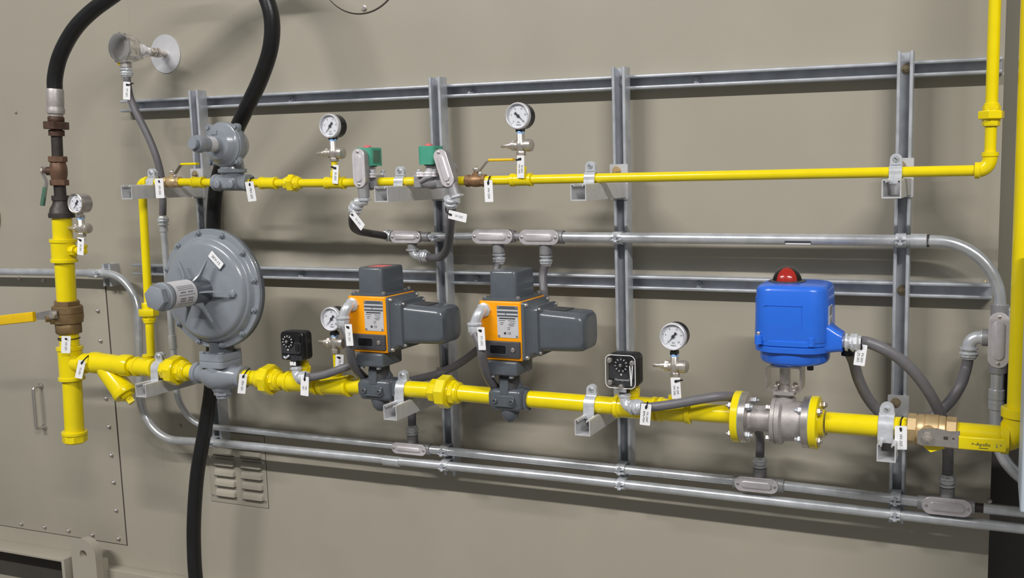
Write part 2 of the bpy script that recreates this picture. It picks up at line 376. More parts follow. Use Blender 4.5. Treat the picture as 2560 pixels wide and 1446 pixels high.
def bracket(i, z, label, off1, up=True):
    x = SX[i]; t = Thing('strut_bracket', label, 'bracket', V(x, -.083, z), 'cantilever strut brackets')
    b = B(); strut(b, V(x, -.089, z-ARM/2), V(x, -off1, z-ARM/2), X_, Z_, w=ARM, d=ARM, t=.003); t.part('arm', b, 'zincp')
    b = B(); prism(b, rrect(.054, .10, .003, 3, 0, z + .022), V(x, -.083, 0), X_, Z_, OUT, .006); t.part('base_plate', b, 'zincp')
    hexbolt(t, V(x-.006, -.089, z+.052), OUT, .0078, 'brass' if i == 2 else 'rustbolt')
BZ = [1.8175, 1.8060, 1.8075, 1.8105]
BL = ['cantilever bracket carrying the left end of the small yellow pipe below green-tagged regulator', 'cantilever bracket between the two green solenoid valves', 'cantilever bracket under the long bare span of small yellow pipe', 'cantilever bracket under small yellow pipe at rightmost vertical strut']
BL[0] = 'cantilever bracket at the left end of the small yellow pipe, under first brass valve'
LBL = ['cantilever bracket under the large yellow pipe beside the strainer', 'cantilever bracket under the large yellow pipe right of first orange actuator', 'cantilever bracket under the large yellow pipe left of the clear-covered pressure switch', 'cantilever bracket under the large yellow pipe left of the big brass valve']
LZ = [1.1870, 1.1845, 1.188, 1.1895]
for i in range(4):
    bracket(i, BZ[i], BL[i], .379)
    bracket(i, LZ[i], LBL[i], .386)
def pipe_clamp(c, r, zbot, label, w=.03):
    t = Thing('pipe_clamp', label, 'clamp', V(c.x, c.y, zbot), 'pipe clamps on the cantilever brackets')
    for s, nm in ((-1,'front_strap'), (1,'back_strap')):
        rr = r + .002; pth = [V(c.x, c.y + s*(rr+.001), zbot-.012), V(c.x, c.y + s*(rr+.001), c.z - rr*.5)]
        a0 = math.radians(-15)
        for k in range(13):
            a = a0 + (math.radians(78)-a0)*k/12; pth.append(V(c.x, c.y + s*rr*math.cos(a), c.z + rr*math.sin(a)))
        pth.append(V(c.x, c.y + s*.0035, c.z + rr + .006))
        b = B(); ribbon(b, pth, X_, w, .003)
        ear = [(-w*.46,0),(w*.46,0)] + [(w*.46*math.cos(PI*k/14), .013 + w*.46*math.sin(PI*k/14)) for k in range(15)]
        prism(b, ear, V(c.x, c.y + s*.0035, c.z + rr + .002), X_, Z_, Y_*s, .003)
        t.part(nm, b, 'clampz')
    b = B(); p = V(c.x, c.y-.0065, c.z+r+.018); lathe(b, p, OUT, [(0,.0075),(.002,.0075),(.0045,.005)], 16); s = t.part('screw', b, 'zinc')
    b = B(); box(b, p+V(0,-.0046,0), .0085, .001, .0016, rot=Matrix.Rotation(.7,3,'Y')); t.part('slot', b, 'dark', s)
    b = B(); cyl(b, p, V(p.x, c.y+.02, p.z), .004, 10); hexa(b, V(p.x, c.y+.0065, p.z), Y_, 0, .006, .007); t.part('nut', b, 'zinc')
for px, i, lb in ((383,0,'zinc pipe clamp at left end of the small yellow pipe'),(1003,1,'zinc pipe clamp between the two green solenoid valves'),(1478,2,'zinc pipe clamp on the bare span of small yellow pipe'),(2240,3,'zinc pipe clamp on small yellow pipe at rightmost vertical strut')):
    pipe_clamp(pu(px), .0128, BZ[i]+ARM/2, lb)
for px, i, lb in ((402,0,'zinc pipe clamp on large yellow pipe right of the strainer'),(1010,1,'zinc pipe clamp on large yellow pipe right of the first orange actuator'),(1481,2,'zinc pipe clamp on large yellow pipe left of the clear-covered pressure switch'),(2217,3,'wide zinc pipe clamp on large yellow pipe left of big brass valve')):
    pipe_clamp(pl(px), .0242 if i < 3 else .0265, LZ[i]+ARM/2, lb, .031 if i < 3 else .037)
# ================================================================== YELLOW GAS PIPING
RU, RL, RR = .0128, .0242, .0265
def pipe(p, q, r, label, m='yellow', name='gas_pipe', group='straight yellow gas pipe lengths'):
    b = B(); cyl(b, p, q, r, 28); return solo(name, b, m, label, 'pipe', p, group)
def union(p, q, r, label, m='yellow', group='yellow pipe unions', s=1.):
    """three piece pipe union: small hex end, large hex nut, collared tail"""
    d = q - p; L = d.length; ax = d.normalized(); t = Thing('pipe_union', label, 'union', p, group)
    b = B(); hexa(b, p, ax, 0, L*.34, r*1.32, n=8); lathe(b, p, ax, [(0,r*1.2),(L*.4,r*1.2)], 28); t.part('tail', b, m)
    b = B(); hexa(b, p, ax, L*.30, L*.66, r*1.84*s, .1, 8 if r > .02 else 6, .2); t.part('nut', b, m)
    b = B(); lathe(b, p, ax, [(L*.66, r*1.45),(L*.7,r*1.42),(L*.7,r*1.3),(L*.96,r*1.28),(L*.97,r*1.2),(L,r*1.15)], 28); hexa(b, p, ax, L*.7, L*.88, r*1.34, n=8); t.part('end', b, m)
def coupling(p, q, r, label, m='yellow', name='pipe_coupling', group='yellow pipe couplings'):
    d = q - p; L = d.length; e = min(.008, L*.25); b = B()
    lathe(b, p, d, [(0,r*1.28),(0.001,r*1.36),(e,r*1.36),(e*1.15,r*1.25),(L-e*1.15,r*1.25),(L-e,r*1.36),(L-.001,r*1.36),(L,r*1.28)], 28)
    return solo(name, b, m, label, 'coupling', p, group)
def tee(p, q, r, bdir, blen, br, label, m='yellow', group='yellow pipe tees', bx_=None, hexnip=None):
    d = q - p; L = d.length; e = min(.011, L*.2); t = Thing('pipe_tee', label, 'tee', p, group)
    b = B(); lathe(b, p, d, [(0,r*1.22),(.001,r*1.36),(e,r*1.36),(e*1.15,r*1.24),(L-e*1.15,r*1.24),(L-e,r*1.36),(L-.001,r*1.36),(L,r*1.22)], 32)
    c = p + d * (.5 if bx_ is None else bx_)
    lathe(b, c, bdir, [(0,br*1.2),(blen-.010,br*1.22),(blen-.009,br*1.36),(blen-.001,br*1.36),(blen,br*1.2)], 28); t.part('body', b, m)
    return t, c
# ---- left riser -------------------------------------------------------------
def pr(px, py): return A(px, py, LO)
RV = .0305
bot = pr(188, 1092)
def riser(y): # riser axis: straight line fitted to the photo
    x = interp(y, [(200,137),(300,140),(395,144),(490,151),(545,155),(600,157.5),(655,161),(752,167),(832,172),(872,174.5),(948,180),(1078,186.5),(1106,188)])
    return pr(x, y)
pipe(riser(540), riser(600), RV, 'short vertical yellow pipe between black reducer and upper tee on left riser')
t, c = tee(riser(597), riser(656), RV, X_, .05, .010, 'yellow tee on the left riser with a side branch to the steel gauge')
b = B(); hexa(b, c, X_, .036, .056, .017, n=8); t.part('bushing', b, 'yellow')
gx = A(206, 600, LO).x
b = B(); cyl(b, c + X_*.05, V(gx, c.y, c.z), .0085, 16); t.part('nipple', b, 'yellow')
b = B(); lathe(b, V(gx-.024, c.y, c.z), X_, [(0,.013),(.008,.013),(.009,.011),(.02,.011),(.03,.0105),(.036,.006)], 18); lathe(b, V(gx, c.y, c.z-.012), Z_, [(0,.006),(.004,.0112),(.022,.011),(.023,.0135),(.032,.0135)], 18); t.part('elbow', b, 'yellow')
pipe(riser(654), riser(754), RV, 'vertical yellow pipe between riser tee and bronze ball valve')
pipe(riser(828), riser(878), RV, 'short vertical yellow pipe below bronze ball valve on the left riser')
tL = pl(176)
t, c = tee(riser(866), riser(950), RV, X_, (pl(214)-pl(178)).length, RL, 'big yellow tee where the left riser meets the horizontal yellow pipe')
pipe(riser(946), riser(1084), RV, 'vertical yellow drip leg pipe hanging below the big tee')
t = Thing('drip_leg_end_cap', 'yellow cap closing the bottom of the drip leg', 'cap', riser(1105))
p, q = riser(1078), riser(1107); d = q-p
b = B(); lathe(b, p, d, [(0,RV*1.28),(.001,RV*1.32),(.010,RV*1.32),(.0115,RV*1.18),(d.length-.004,RV*1.15),(d.length,RV*1.0)], 32); hexa(b, p, d, .012, d.length-.003, RV*1.17, n=8); t.part('body', b, 'yellow')
# ---- strainer ---------------------------------------------------------------
p, q = pl(212), pl(330); d = q-p; L = d.length
t = Thing('y_strainer', 'yellow Y strainer with slanted leg beside the big tee', 'strainer', p)
b = B(); lathe(b, p, d, [(0,RL*1.2),(.004,RL*1.22),(L*.17,RL*1.24),(L*.18,RL*1.5),(L*.3,RL*1.52),(L*.34,RL*1.42),(L*.8,RL*1.28),(L*.82,RL*1.5),(L*.95,RL*1.5),(L,RL*1.3)], 32)
s0 = p + d*.38; e = A(316, 988, LO-.005); ld = e - s0; LL2 = ld.length
lathe(b, s0, ld, [(0,RL*1.0),(LL2*.2,RL*1.35),(LL2*.86,RL*1.5),(LL2*.87,RL*1.58),(LL2*.98,RL*1.58),(LL2,RL*1.5)], 32); t.part('body', b, 'yellow')
b = B(); hexa(b, e, ld, 0, .012, RL*.85, n=8); lathe(b, e, ld, [(.012,RL*.55),(.02,RL*.55),(.021,RL*.5)], 20); hexa(b, e, ld, .02, .034, RL*.42, n=4); t.part('plug', b, 'yellow')
pipe(pl(328), pl(348), RL, 'very short yellow pipe between strainer and tee')
tt = pl(376)
t, c = tee(pl(343), pl(391), RL, Z_, .045, RU, 'yellow tee right of the strainer feeding the thin vertical yellow pipe', bx_=.62)
pipe(pl(388), pl(418), RL, 'short yellow pipe under the clamp right of the strainer')
union(pl(413), pl(470), RL, 'large yellow union left of the big grey regulator')
pipe(pl(464), pl(500), RL*.96, 'short yellow pipe entering the big grey regulator from the left')
pipe(pl(594), pl(652), RL, 'yellow pipe leaving the big grey regulator to the right')
union(pl(648), pl(704), RL, 'large yellow union between big grey regulator and first pressure switch')
pipe(pl(700), pl(726), RL, 'short yellow pipe right of the union before first pressure switch')
def branch_up(px, top_y, off, r0, label, steps, m='yellow'):
    """vertical small bore riser made of nipples and hex bushings; steps=[(y0,y1,r,hex?)]"""
    pass
t, cA = tee(pl(720), pl(797), RL, Z_, .042, .014, 'yellow tee under the first black pressure switch', bx_=.55)
pipe(pl(793), pl(810), RL, 'very short yellow pipe between the two tees left of first actuator')
t, cB = tee(pl(804), pl(876), RL, Z_, .042, .013, 'yellow tee under the gauge beside the first orange actuator', bx_=.55)
pipe(pl(872), pl(918), RL, 'short yellow pipe entering the first orange actuated valve')
pipe(pl(992), pl(1090), RL, 'yellow pipe between the first actuated valve and the union')
union(pl(1080), pl(1152), RL, 'large yellow union between the two orange actuators')
pipe(pl(1146), pl(1240), RL, 'yellow pipe entering the second orange actuated valve')
pipe(pl(1318), pl(1548), RL, 'long yellow pipe leaving the second orange actuated valve')
t, cC = tee(pl(1540), pl(1642), RL, Z_, .042, .014, 'yellow tee under the clear-covered pressure switch', bx_=.42)
t, cD = tee(pl(1648), pl(1728), RL, Z_, .042, .013, 'yellow tee under the lower right pressure gauge', bx_=.5)
pipe(pl(1638), pl(1652), RL, 'very short yellow pipe between the two tees left of the flanged valve')
pipe(pl(1722), pl(1842), RL, 'yellow pipe running into the left flange of the flanged valve')
pipe(pl(2066), pl(2276), RR, 'yellow pipe between the flanged valve and the big brass valve')
pipe(pl(2376), pl(2510), RR, 'yellow pipe right of the big brass valve, behind its lever')
# ---- right end --------------------------------------------------------------
xr = A(2577,340,LO).x; zc_ = pl(2510).z
t = Thing('pipe_elbow', 'big yellow elbow at the right edge joining the vertical yellow pipe', 'elbow', V(xr, -LO, zc_))
b = B(); p0 = pl(2502); arc = fillet([p0, V(xr-.004, p0.y, p0.z), V(xr-.004, p0.y, p0.z+.075)], .05, 10); tube(b, arc, RR*1.3, 28); lathe(b, p0, X_, [(0,RR*1.25),(.001,RR*1.5),(.018,RR*1.5),(.02,RR*1.3)], 32); lathe(b, V(xr-.004,p0.y,p0.z+.05), Z_, [(0,RR*1.3),(.002,RR*1.5),(.022,RR*1.5),(.025,RR*1.2)], 32); t.part('body', b, 'yellow')
pipe(V(xr-.004, -LO, zc_+.07), V(xr-.004, -LO, 3.0), RR*1.02, 'thick vertical yellow pipe at the extreme right edge of the photo')
# ---- upper train ------------------------------------------------------------
lo0, hi0 = V(c.x, c.y, c.z), None
el = pu(354)
t = Thing('pipe_elbow', 'small yellow elbow at the left end of the upper yellow pipe', 'elbow', el)
tp = V(A(378,890,LO).x, -LO, pl(376).z+.04)
b = B(); arc = fillet([pu(372), el, V(el.x, el.y, el.z-.032)], .02, 8); tube(b, arc, RU*1.32, 22); lathe(b, pu(373), -X_, [(0,RU*1.2),(.001,RU*1.5),(.009,RU*1.5),(.011,RU*1.3)], 24); t.part('body', b, 'yellow')
vdir = tp - V(el.x, el.y, el.z-.028); vt = V(el.x, el.y, el.z-.028)
f1, f2 = .68, .80
pipe(vt, vt + vdir*f1, RU, 'thin vertical yellow pipe left of the big grey regulator')
union(vt + vdir*(f1-.005), vt + vdir*f2, RU*1.1, 'small yellow union on the thin vertical yellow pipe')
pipe(vt + vdir*(f2-.005), tp, RU, 'thin vertical yellow pipe below its union')
pipe(pu(370), pu(418), RU, 'short yellow pipe through the leftmost upper clamp')
pipe(pu(446), pu(490), RU, 'short yellow pipe right of the first small brass valve')
coupling(pu(484), pu(511), RU*1.05, 'yellow coupling left of the small grey regulator')
pipe(pu(508), pu(546), RU, 'short yellow pipe entering the small grey regulator')
pipe(pu(618), pu(658), RU, 'short yellow pipe leaving the small grey regulator')
coupling(pu(653), pu(692), RU*1.1, 'yellow coupling right of the small grey regulator')
pipe(pu(689), pu(719), RU, 'short yellow pipe between coupling and small union')
union(pu(714), pu(752), RU*1.1, 'small yellow union between small regulator and first solenoid valve', s=.92)
pipe(pu(748), pu(820), RU, 'yellow pipe between small union and first upper gauge tee')
t, cE = tee(pu(815), pu(862), RU*1.05, Z_, .028, .010, 'small yellow tee under the first upper pressure gauge')
pipe(pu(859), pu(918), RU, 'short yellow pipe entering the first green solenoid valve')
pipe(pu(946), pu(1052), RU, 'yellow pipe between the two green solenoid valves')
pipe(pu(1112), pu(1175), RU, 'short yellow pipe right of the second green solenoid valve')
pipe(pu(1208), pu(1283), RU, 'yellow pipe between second brass valve and second upper gauge tee')
t, cG = tee(pu(1278), pu(1331), RU*1.05, Z_, .028, .010, 'small yellow tee under the second upper pressure gauge')
pipe(pu(1328), pu(2440), RU, 'long bare yellow pipe across the upper right of the wall')
c = pu(2474)
t = Thing('pipe_elbow', 'yellow elbow at the right end of the long upper yellow pipe', 'elbow', c)
b = B(); arc = fillet([pu(2438), c, V(c.x, c.y, c.z+.04)], .028, 9); tube(b, arc, RU*1.32, 24); lathe(b, pu(2436), X_, [(0,RU*1.2),(.001,RU*1.52),(.011,RU*1.52),(.013,RU*1.3)], 24); lathe(b, V(c.x,c.y,c.z+.03), Z_, [(0,RU*1.3),(.002,RU*1.52),(.011,RU*1.52),(.012,RU*1.2)], 24); t.part('body', b, 'yellow')
z1, z2, z3 = A(2473,316,UO).z, A(2477,258,UO).z, 2.9
pipe(V(c.x,c.y,c.z+.036), V(c.x,c.y,z1+.005), RU*1.04, 'short vertical yellow pipe above the right-hand elbow')
union(V(c.x,c.y,z1), V(c.x,c.y,z2), RU*1.1, 'yellow union on the vertical pipe at upper right')
pipe(V(c.x,c.y,z2-.004), V(c.x,c.y,z3), RU*1.1, 'vertical yellow pipe rising out of the top right corner')
# small bore risers for switches and gauges
def small_riser(c, z0, z1, label, hexes=()):
    t = Thing('pipe_nipple', label, 'nipple', V(c.x,c.y,z0), 'small yellow vertical nipples'); b = B()
    cyl(b, V(c.x,c.y,z0), V(c.x,c.y,z1), .0085, 18); t.part('nipple', b, 'yellow')
    for h0, h1, r in hexes:
        b = B(); hexa(b, V(c.x,c.y,0), Z_, h0, h1, r, n=6, a0=.3); t.part('bushing', b, 'yellow')
# ================================================================== GAUGES
def text_part(t, s, size, o, u, v, m='ink', parent=None, name='lettering'):
    return t.part(name, text_bm(s, size, o, u, v), m, parent)
def gauge(c, R, zstem, label, ang, steel=False, scale=('0','2','4','6','8','10')):
    """dial gauge facing the room; c = centre of the dial face"""
    t = Thing('pressure_gauge', label, 'gauge', V(c.x, c.y, zstem), 'pressure gauges'); d = .040
    b = B(); lathe(b, c + Y_*d, OUT, [(0,R*.86),(.003,R*.95),(d-.008,R*.95),(d-.0075,R*.9)], 44); t.part('case', b, 'steel' if steel else 'black')
    b = B(); lathe(b, c + Y_*.008, OUT, [(0,R*.95),(0,R),(.006,R),(.010,R*.97),(.0115,R*.91),(.0105,R*.87),(.006,R*.87),(0,R*.87)], 44, False); t.part('bezel', b, 'steel' if steel else 'silverlbl')
    b = B(); lathe(b, c + Y_*.006, OUT, [(0,R*.89),(.0015,R*.89)], 44); dl = t.part('dial', b, 'dial')
    b = B(); yo = c + Y_*.0044
    n = 30
    for k in range(n+1):
        a = math.radians(225 - 270*k/n); big = k % 6 == 0; r0 = R*(.72 if big else .76); r1 = R*.82
        u = V(math.cos(a),0,math.sin(a)); box(b, yo + u*(r0+r1)/2, (r1-r0), .0003, R*(.03 if big else .014), rot=Matrix.Rotation(-a,3,'Y'))
    for k, s in enumerate(scale):
        a = math.radians(225 - 270*k/(len(scale)-1)); u = V(math.cos(a),0,math.sin(a)); merge(b, text_bm(s, R*(.17 if len(s) < 3 else .13), yo + u*R*.57, X_, Z_))
    for zz, w in ((-.46,.34),(-.66,.3)):
        merge(b, text_bm('kPa' if zz > -.5 else 'WIKA', R*.15, yo + V(0,0,R*zz), X_, Z_))
    t.part('markings', b, 'ink', dl)
    b = B(); a = math.radians(ang); u = V(math.cos(a),0,math.sin(a)); w = V(-u.z,0,u.x); yn = c + Y_*.0028
    prism(b, [(R*.72,0),(R*.1,R*.035),(-R*.12,R*.05),(-R*.22,R*.08),(-R*.36,R*.10),(-R*.36,-R*.10),(-R*.22,-R*.08),(-R*.12,-R*.05),(R*.1,-R*.035)], yn, u, w, OUT, .0008)
    lathe(b, yn, OUT, [(0,R*.12),(.0014,R*.12)], 16); t.part('needle', b, 'ink', dl)
    b = B(); lathe(b, c + Y_*.0008, OUT, [(0,R*.9),(.0012,R*.9)], 40); t.part('window', b, 'glass', label='clear window')
    cs = c + Y_*.014
    b = B(); cyl(b, V(cs.x,cs.y,zstem), V(cs.x,cs.y,c.z-R*.8), .0095, 16); hexa(b, V(cs.x,cs.y,zstem), Z_, 0, .011, .0095, n=4, a0=PI/4); t.part('stem', b, 'black' if not steel else 'steel')
    return cs
def gauge_valve(x, y, zv, ztop, zbot, label, flip=1, s=1.):
    t = Thing('gauge_valve', label, 'valve', V(x,y,zbot), 'needle valves under the gauges')
    b = B(); lathe(b, V(x,y,zbot), Z_, [(0,.009*s),(.002,.0112*s),(zv-zbot-.012,.0112*s),(zv-zbot-.008,.014*s),(zv-zbot+.008,.014*s),(zv-zbot+.012,.0115*s),(ztop-zbot-.002,.0115*s),(ztop-zbot,.010*s)], 24)
    hexa(b, V(x,y,zbot), Z_, 0, (zv-zbot)*.45, .0115*s); t.part('body', b, 'nickel')
    b = B(); o = V(x,y,zv)
    lathe(b, o, X_*flip, [(0,.012*s),(.014*s,.013*s),(.016*s,.0165*s),(.026*s,.0175*s),(.033*s,.016*s),(.036*s,.011*s)], 22)
    lathe(b, o, -X_*flip, [(0,.012*s),(.014*s,.012*s),(.015*s,.014*s),(.026*s,.014*s),(.027*s,.0085*s),(.038*s,.0085*s)], 22); hexa(b, o, -X_*flip, .015*s, .026*s, .0135*s); t.part('cross_body', b, 'nickel')
    b = B(); lathe(b, o, -X_*flip, [(.036*s,.0055*s),(.058*s,.0055*s),(.06*s,.004*s)], 14); t.part('spindle', b, 'nickel')
    b = B(); lathe(b, V(x,y,ztop-.001), Z_, [(0,.0106*s),(.0065*s,.0104*s),(.0075*s,.009*s)], 20); t.part('thread_tape', b, 'tape', label='pale blue thread tape')
def gauge_stack(gpx, gpy, R, ycase, ystem, ytop, yv, ybot, base, label, vlabel, nlabel, ang, steel=False, hexes=(), scale=('0','2','4','6','8','10'), flip=1):
    x, y = base.x, base.y; off = -y; Zp = lambda yy: A(gpx, yy, off).z
    c = A(gpx, gpy, off+.014); c = V(x, y-.014, c.z)
    zt, zv, zb = Zp(ytop), Zp(yv), Zp(ybot)
    gauge(c, R, zt+.004, label, ang, steel, scale)
    gauge_valve(x, y, zv, zt, zb, vlabel, flip)
    if nlabel: small_riser(V(x,y,0), base.z+.02, zb+.004, nlabel, [(base.z+.022, base.z+.036, .0125)])
gauge_stack(828,315,.0355,343,348,353,383,404, cE, 'first pressure gauge above the upper yellow pipe, left of the first solenoid valve','needle valve under the upper left black gauge','yellow nipple under the upper left black gauge', 232)
gauge_stack(1293,290,.0365,320,328,334,364,390, cG, 'pressure gauge above the upper yellow pipe whose needle points lower right','needle valve under the upper right black gauge','yellow nipple under the upper right black gauge', -42, scale=('0','5','10','15','20','25'))
gauge_stack(836,799,.0365,828,834,842,857,884, cB, 'pressure gauge half hidden behind the first orange actuator conduit elbow','needle valve under the gauge beside first orange actuator','yellow nipple under the gauge beside first orange actuator', 230, scale=('0','20','40','60','80'))
gauge_stack(1689,843,.0365,874,884,891,916,944, cD, 'pressure gauge at lower right between clear-covered switch and blue actuator','needle valve under the lower right gauge','yellow nipple under the lower right gauge', 230, scale=('0','4','8','12','16','20'))
gauge_stack(199,509,.0345,536,543,549,571,592, V(gx,-LO,riser(626).z), 'steel-cased pressure gauge beside the left yellow riser','needle valve under the steel-cased gauge',None, 236, steel=True, scale=('0','40','80','120','160'), flip=1)
# ================================================================== TEMPERATURE SENSOR HEAD
d0 = A(415,135,0); 
t = Thing('temperature_transmitter', 'polished metal temperature sensor head at upper left', 'sensor', V(d0.x,0,d0.z))
b = B(); lathe(b, d0, OUT, [(0,.066),(.0035,.066)], 48); t.part('escutcheon', b, 'silverlbl', label='flat pale wall disc')
b = B(); lathe(b, d0, OUT, [(0,.011),(.09,.011)], 18); hexa(b, d0, OUT, .028, .046, .0155); hexa(b, d0, OUT, .048, .060, .0145); hexa(b, d0, OUT, .068, .085, .015); t.part('extension_neck', b, 'nickel')
b = B(); lathe(b, d0, OUT, [(.078,.017),(.096,.02),(.110,.030),(.135,.040),(.150,.044),(.152,.046),(.174,.046)], 10); t.part('housing', b, 'chrome')
b = B(); lathe(b, d0, OUT, [(.162,.047),(.166,.0495),(.189,.0495),(.196,.046),(.200,.036),(.2005,.03)], 40)
for k in range(12):
    a = 2*PI*k/12; u = V(math.cos(a),0,math.sin(a)); cyl(b, d0 + u*.0465 + OUT*.168, d0 + u*.0465 + OUT*.190, .006, 8)
t.part('cap', b, 'chrome', label='polished screw cap with twelve lugs')
hb = V(d0.x, -.172, d0.z-.034)
b = B(); cyl(b, hb, hb - Z_*.028, .017, 20); t.part('hub', b, 'caststeel')
b = B(); e = V(d0.x-.018, -.182, d0.z-.046); box(b, e, .014, .003, .016, .0012); t.part('tag_label', b, 'yellow', label='small yellow label')
b = B()
for k in range(9): lathe(b, e + V(.002,0,-.012-k*.0055), Z_, [(0,.0008),(.001,.0019),(.003,.0019),(.004,.0008)], 8)
t.part('bead_chain', b, 'nickel')
SENS = hb - Z_*.028
# ================================================================== SMALL REGULATOR (upper)
r0 = A(583,455,UO); zc = A(562,362,.3033).z; x = r0.x; yv = r0.y
t = Thing('gas_regulator', 'small grey gas regulator on the upper yellow pipe', 'regulator', V(x,yv,r0.z))

def ax(off): return V(x, -(off-.0275), zc)
b = B(); lathe(b, ax(.27), OUT, [(0,.02),(.006,.045),(.03,.06),(.05,.069),(.066,.069)], 40); ears = []
t.part('lower_casing', b, 'gpaint')
def eared(R, er, ed, n=4, a0=PI/4):
    pts = []
    for k in range(96):
        a = 2*PI*k/96; rr = R
        for j in range(n):
            d = (a - a0 - 2*PI*j/n + PI) % (2*PI) - PI; s = ed*math.sin(d)
            if abs(d) < .5 and abs(s) < er: rr = max(rr, ed*math.cos(d) + math.sqrt(er*er - s*s))
        pts.append((rr*math.cos(a), rr*math.sin(a)))
    return pts
b = B(); prism(b, eared(.069,.0115,.073), ax(.324), X_, Z_, OUT, .014, .001)
lathe(b, ax(.338), OUT, [(0,.066),(.004,.0655),(.006,.061),(.012,.057),(.020,.050),(.026,.044),(.0262,.026),(.03,.0235),(.046,.0225)], 48); t.part('upper_casing', b, 'gpaint')
for k in range(4):
    a = PI/4 + PI/2*k; p = ax(.338) + V(math.cos(a),0,math.sin(a))*.074; b = B(); hexa(b, p, OUT, 0, .006, .006); t.part('bolt', b, 'gpaint')
b = B(); box(b, ax(.3655)+V(-.006,0,.036), .022, .002, .014, .0006); t.part('embossed_pad', b, 'gpaint')
b = B(); lathe(b, ax(.36), OUT, [(0,.0225),(.08,.0218)], 28); br = t.part('spring_barrel', b, 'gpaint')
b = B(); lathe(b, ax(.372), OUT, [(0,.0229),(.032,.0226)], 28, False); t.part('label_band', b, 'paper', br, label='white printed band')
b = B(); lathe(b, ax(.426), OUT, [(0,.0235),(.003,.0262),(.014,.0262),(.018,.0245),(.021,.0235)], 32); hexa(b, ax(.447), OUT, 0, .014, .016, n=8); t.part('adjusting_cap', b, 'gpaint')
bz = r0.z
b = B(); p, q = pu(540), pu(625); lathe(b, p, q-p, [(0,.026),(.012,.027),(.014,.0245),((q-p).length-.014,.0245),((q-p).length-.012,.027),((q-p).length,.026)], 32)
lathe(b, V(x,yv,bz), Z_, [(0,.03),(.022,.032),(.03,.038)], 32); box(b, V(x,yv-.02,bz-.004), .072, .03, .036, .008); t.part('valve_body', b, 'gpaint')
b = B(); lathe(b, V(x,yv,bz+.028), Z_, [(0,.040),(.0015,.042),(.012,.042),(.0125,.036),(.022,.034),(.03,.03)], 36); t.part('neck_flange', b, 'gpaint')
b = B(); lathe(b, V(x,yv+.01,bz+.045), V(0,.0,1), [(0,.03),(.03,.022)], 20); t.part('neck', b, 'dgrey')
for s in (-1, 1):
    b = B(); p = V(x+s*.026, yv-.034, bz-.006); lathe(b, p, OUT, [(0,.012),(.010,.012),(.011,.0105)], 20); lathe(b, p, OUT, [(.0112,.005),(.0115,.005)], 6); t.part('boss', b, 'gpaint')
# ================================================================== BIG REGULATOR
def ax(off): return V(x, -(off-.029), zc)
r0 = A(555,945,LO); x = r0.x; yv = r0.y; zc = A(535,722,.3121).z
t = Thing('gas_regulator', 'big round grey gas regulator with spring barrel and ribs', 'regulator', V(x,yv,r0.z))
RF = .188
b = B(); lathe(b, ax(.25), OUT, [(0,.05),(.006,.09),(.03,.14),(.06,.162),(.078,.166),(.079,RF-.002),(.080,RF),(.089,RF),(.090,RF-.001)], 72); t.part('lower_casing', b, 'dgrey')
b = B(); lathe(b, ax(.341), OUT, [(0,RF-.001),(.001,RF),(.011,RF),(.013,RF-.002),(.0135,.170),(.016,.167),(.026,.164),(.030,.160),(.031,.156),(.040,.151),(.044,.145),(.046,.138),(.0475,.10),(.049,.045)], 72); t.part('upper_casing', b, 'gpaint')
n = 12
for k in range(n):
    a = 2*PI*(k+.35)/n; u = V(math.cos(a),0,math.sin(a)); p = ax(.354) + u*(RF-.010)
    b = B(); lathe(b, p, OUT, [(0,.011),(.0015,.011)], 16); hexa(b, p, OUT, .0015, .009, .0075); lathe(b, p, OUT, [(.009,.004),(.014,.004)], 8); t.part('bolt', b, 'gpaint')
    if k % 2 == 0:
        b = B(); lathe(b, p - OUT*.026, OUT, [(0,.006),(.006,.0085),(.012,.0085)], 8); t.part('nut', b, 'dgrey')
b = B(); lathe(b, ax(.385), OUT, [(0,.0425),(.012,.041),(.152,.0395),(.154,.038)], 40); br = t.part('spring_barrel', b, 'dgrey')
b = B(); lathe(b, ax(.450), OUT, [(0,.0409),(.080,.0401)], 40, False); lb = t.part('label_band', b, 'paper', br, label='white printed band on the barrel')
b = B()
yy = [(.2,.05),(.05,.03),(-.15,.035),(-.32,.04),(-.5,.03),(-.62,.045),(-.8,.03)]
for k, (aa, w) in enumerate(((.62,1),(.5,1),(.38,1),(.2,.6),(.02,1),(-.2,1),(-.36,.5),(-.55,1))):
    u = V(math.sin(.25+aa*.0)*0,0,0)
    a = aa*1.15; cc = V(math.cos(a)*.0413, 0, math.sin(a)*.0413)
    for j in range(2 if k in (3,5,6) else 1):
        L = .06*w if k not in (3,5,6) else .02; o = ax(.490) + cc + OUT*(0 if k not in (3,5,6) else (-.014 + .028*j)); box(b, o, .0006, L, .0011 if k not in (3,5,6) else .003, rot=Matrix.Rotation(-a,3,'Y'))
t.part('printing', b, 'inkg', lb)
b = B(); lathe(b, ax(.535), OUT, [(0,.0405),(.001,.043),(.012,.043),(.014,.0385),(.02,.037)], 40); hexa(b, ax(.555), OUT, 0, .02, .033, .08, 6, .3); t.part('closing_cap', b, 'gpaint')
for k in range(6):
    a = math.radians(2 + 60*k); u = V(math.cos(a),0,math.sin(a)); w = V(-u.z,0,u.x); b = B()
    prism(b, [(.036,.386),(.108,.386),(.110,.389),(.060,.399),(.036,.418)], V(x,0,zc)-w*.0025, u, OUT, w, .005); t.part('rib', b, 'gpaint')
p = ax(.385) + V(.118,0,-.006); b = B(); lathe(b, p, OUT, [(0,.013),(.010,.0125),(.012,.009)], 6); t.part('vent_plug', b, 'gpaint')
a = -math.radians(43); p = ax(.3935) + V(.066,0,.096); u = V(math.cos(a),0,math.sin(a)); w = V(-u.z,0,u.x)
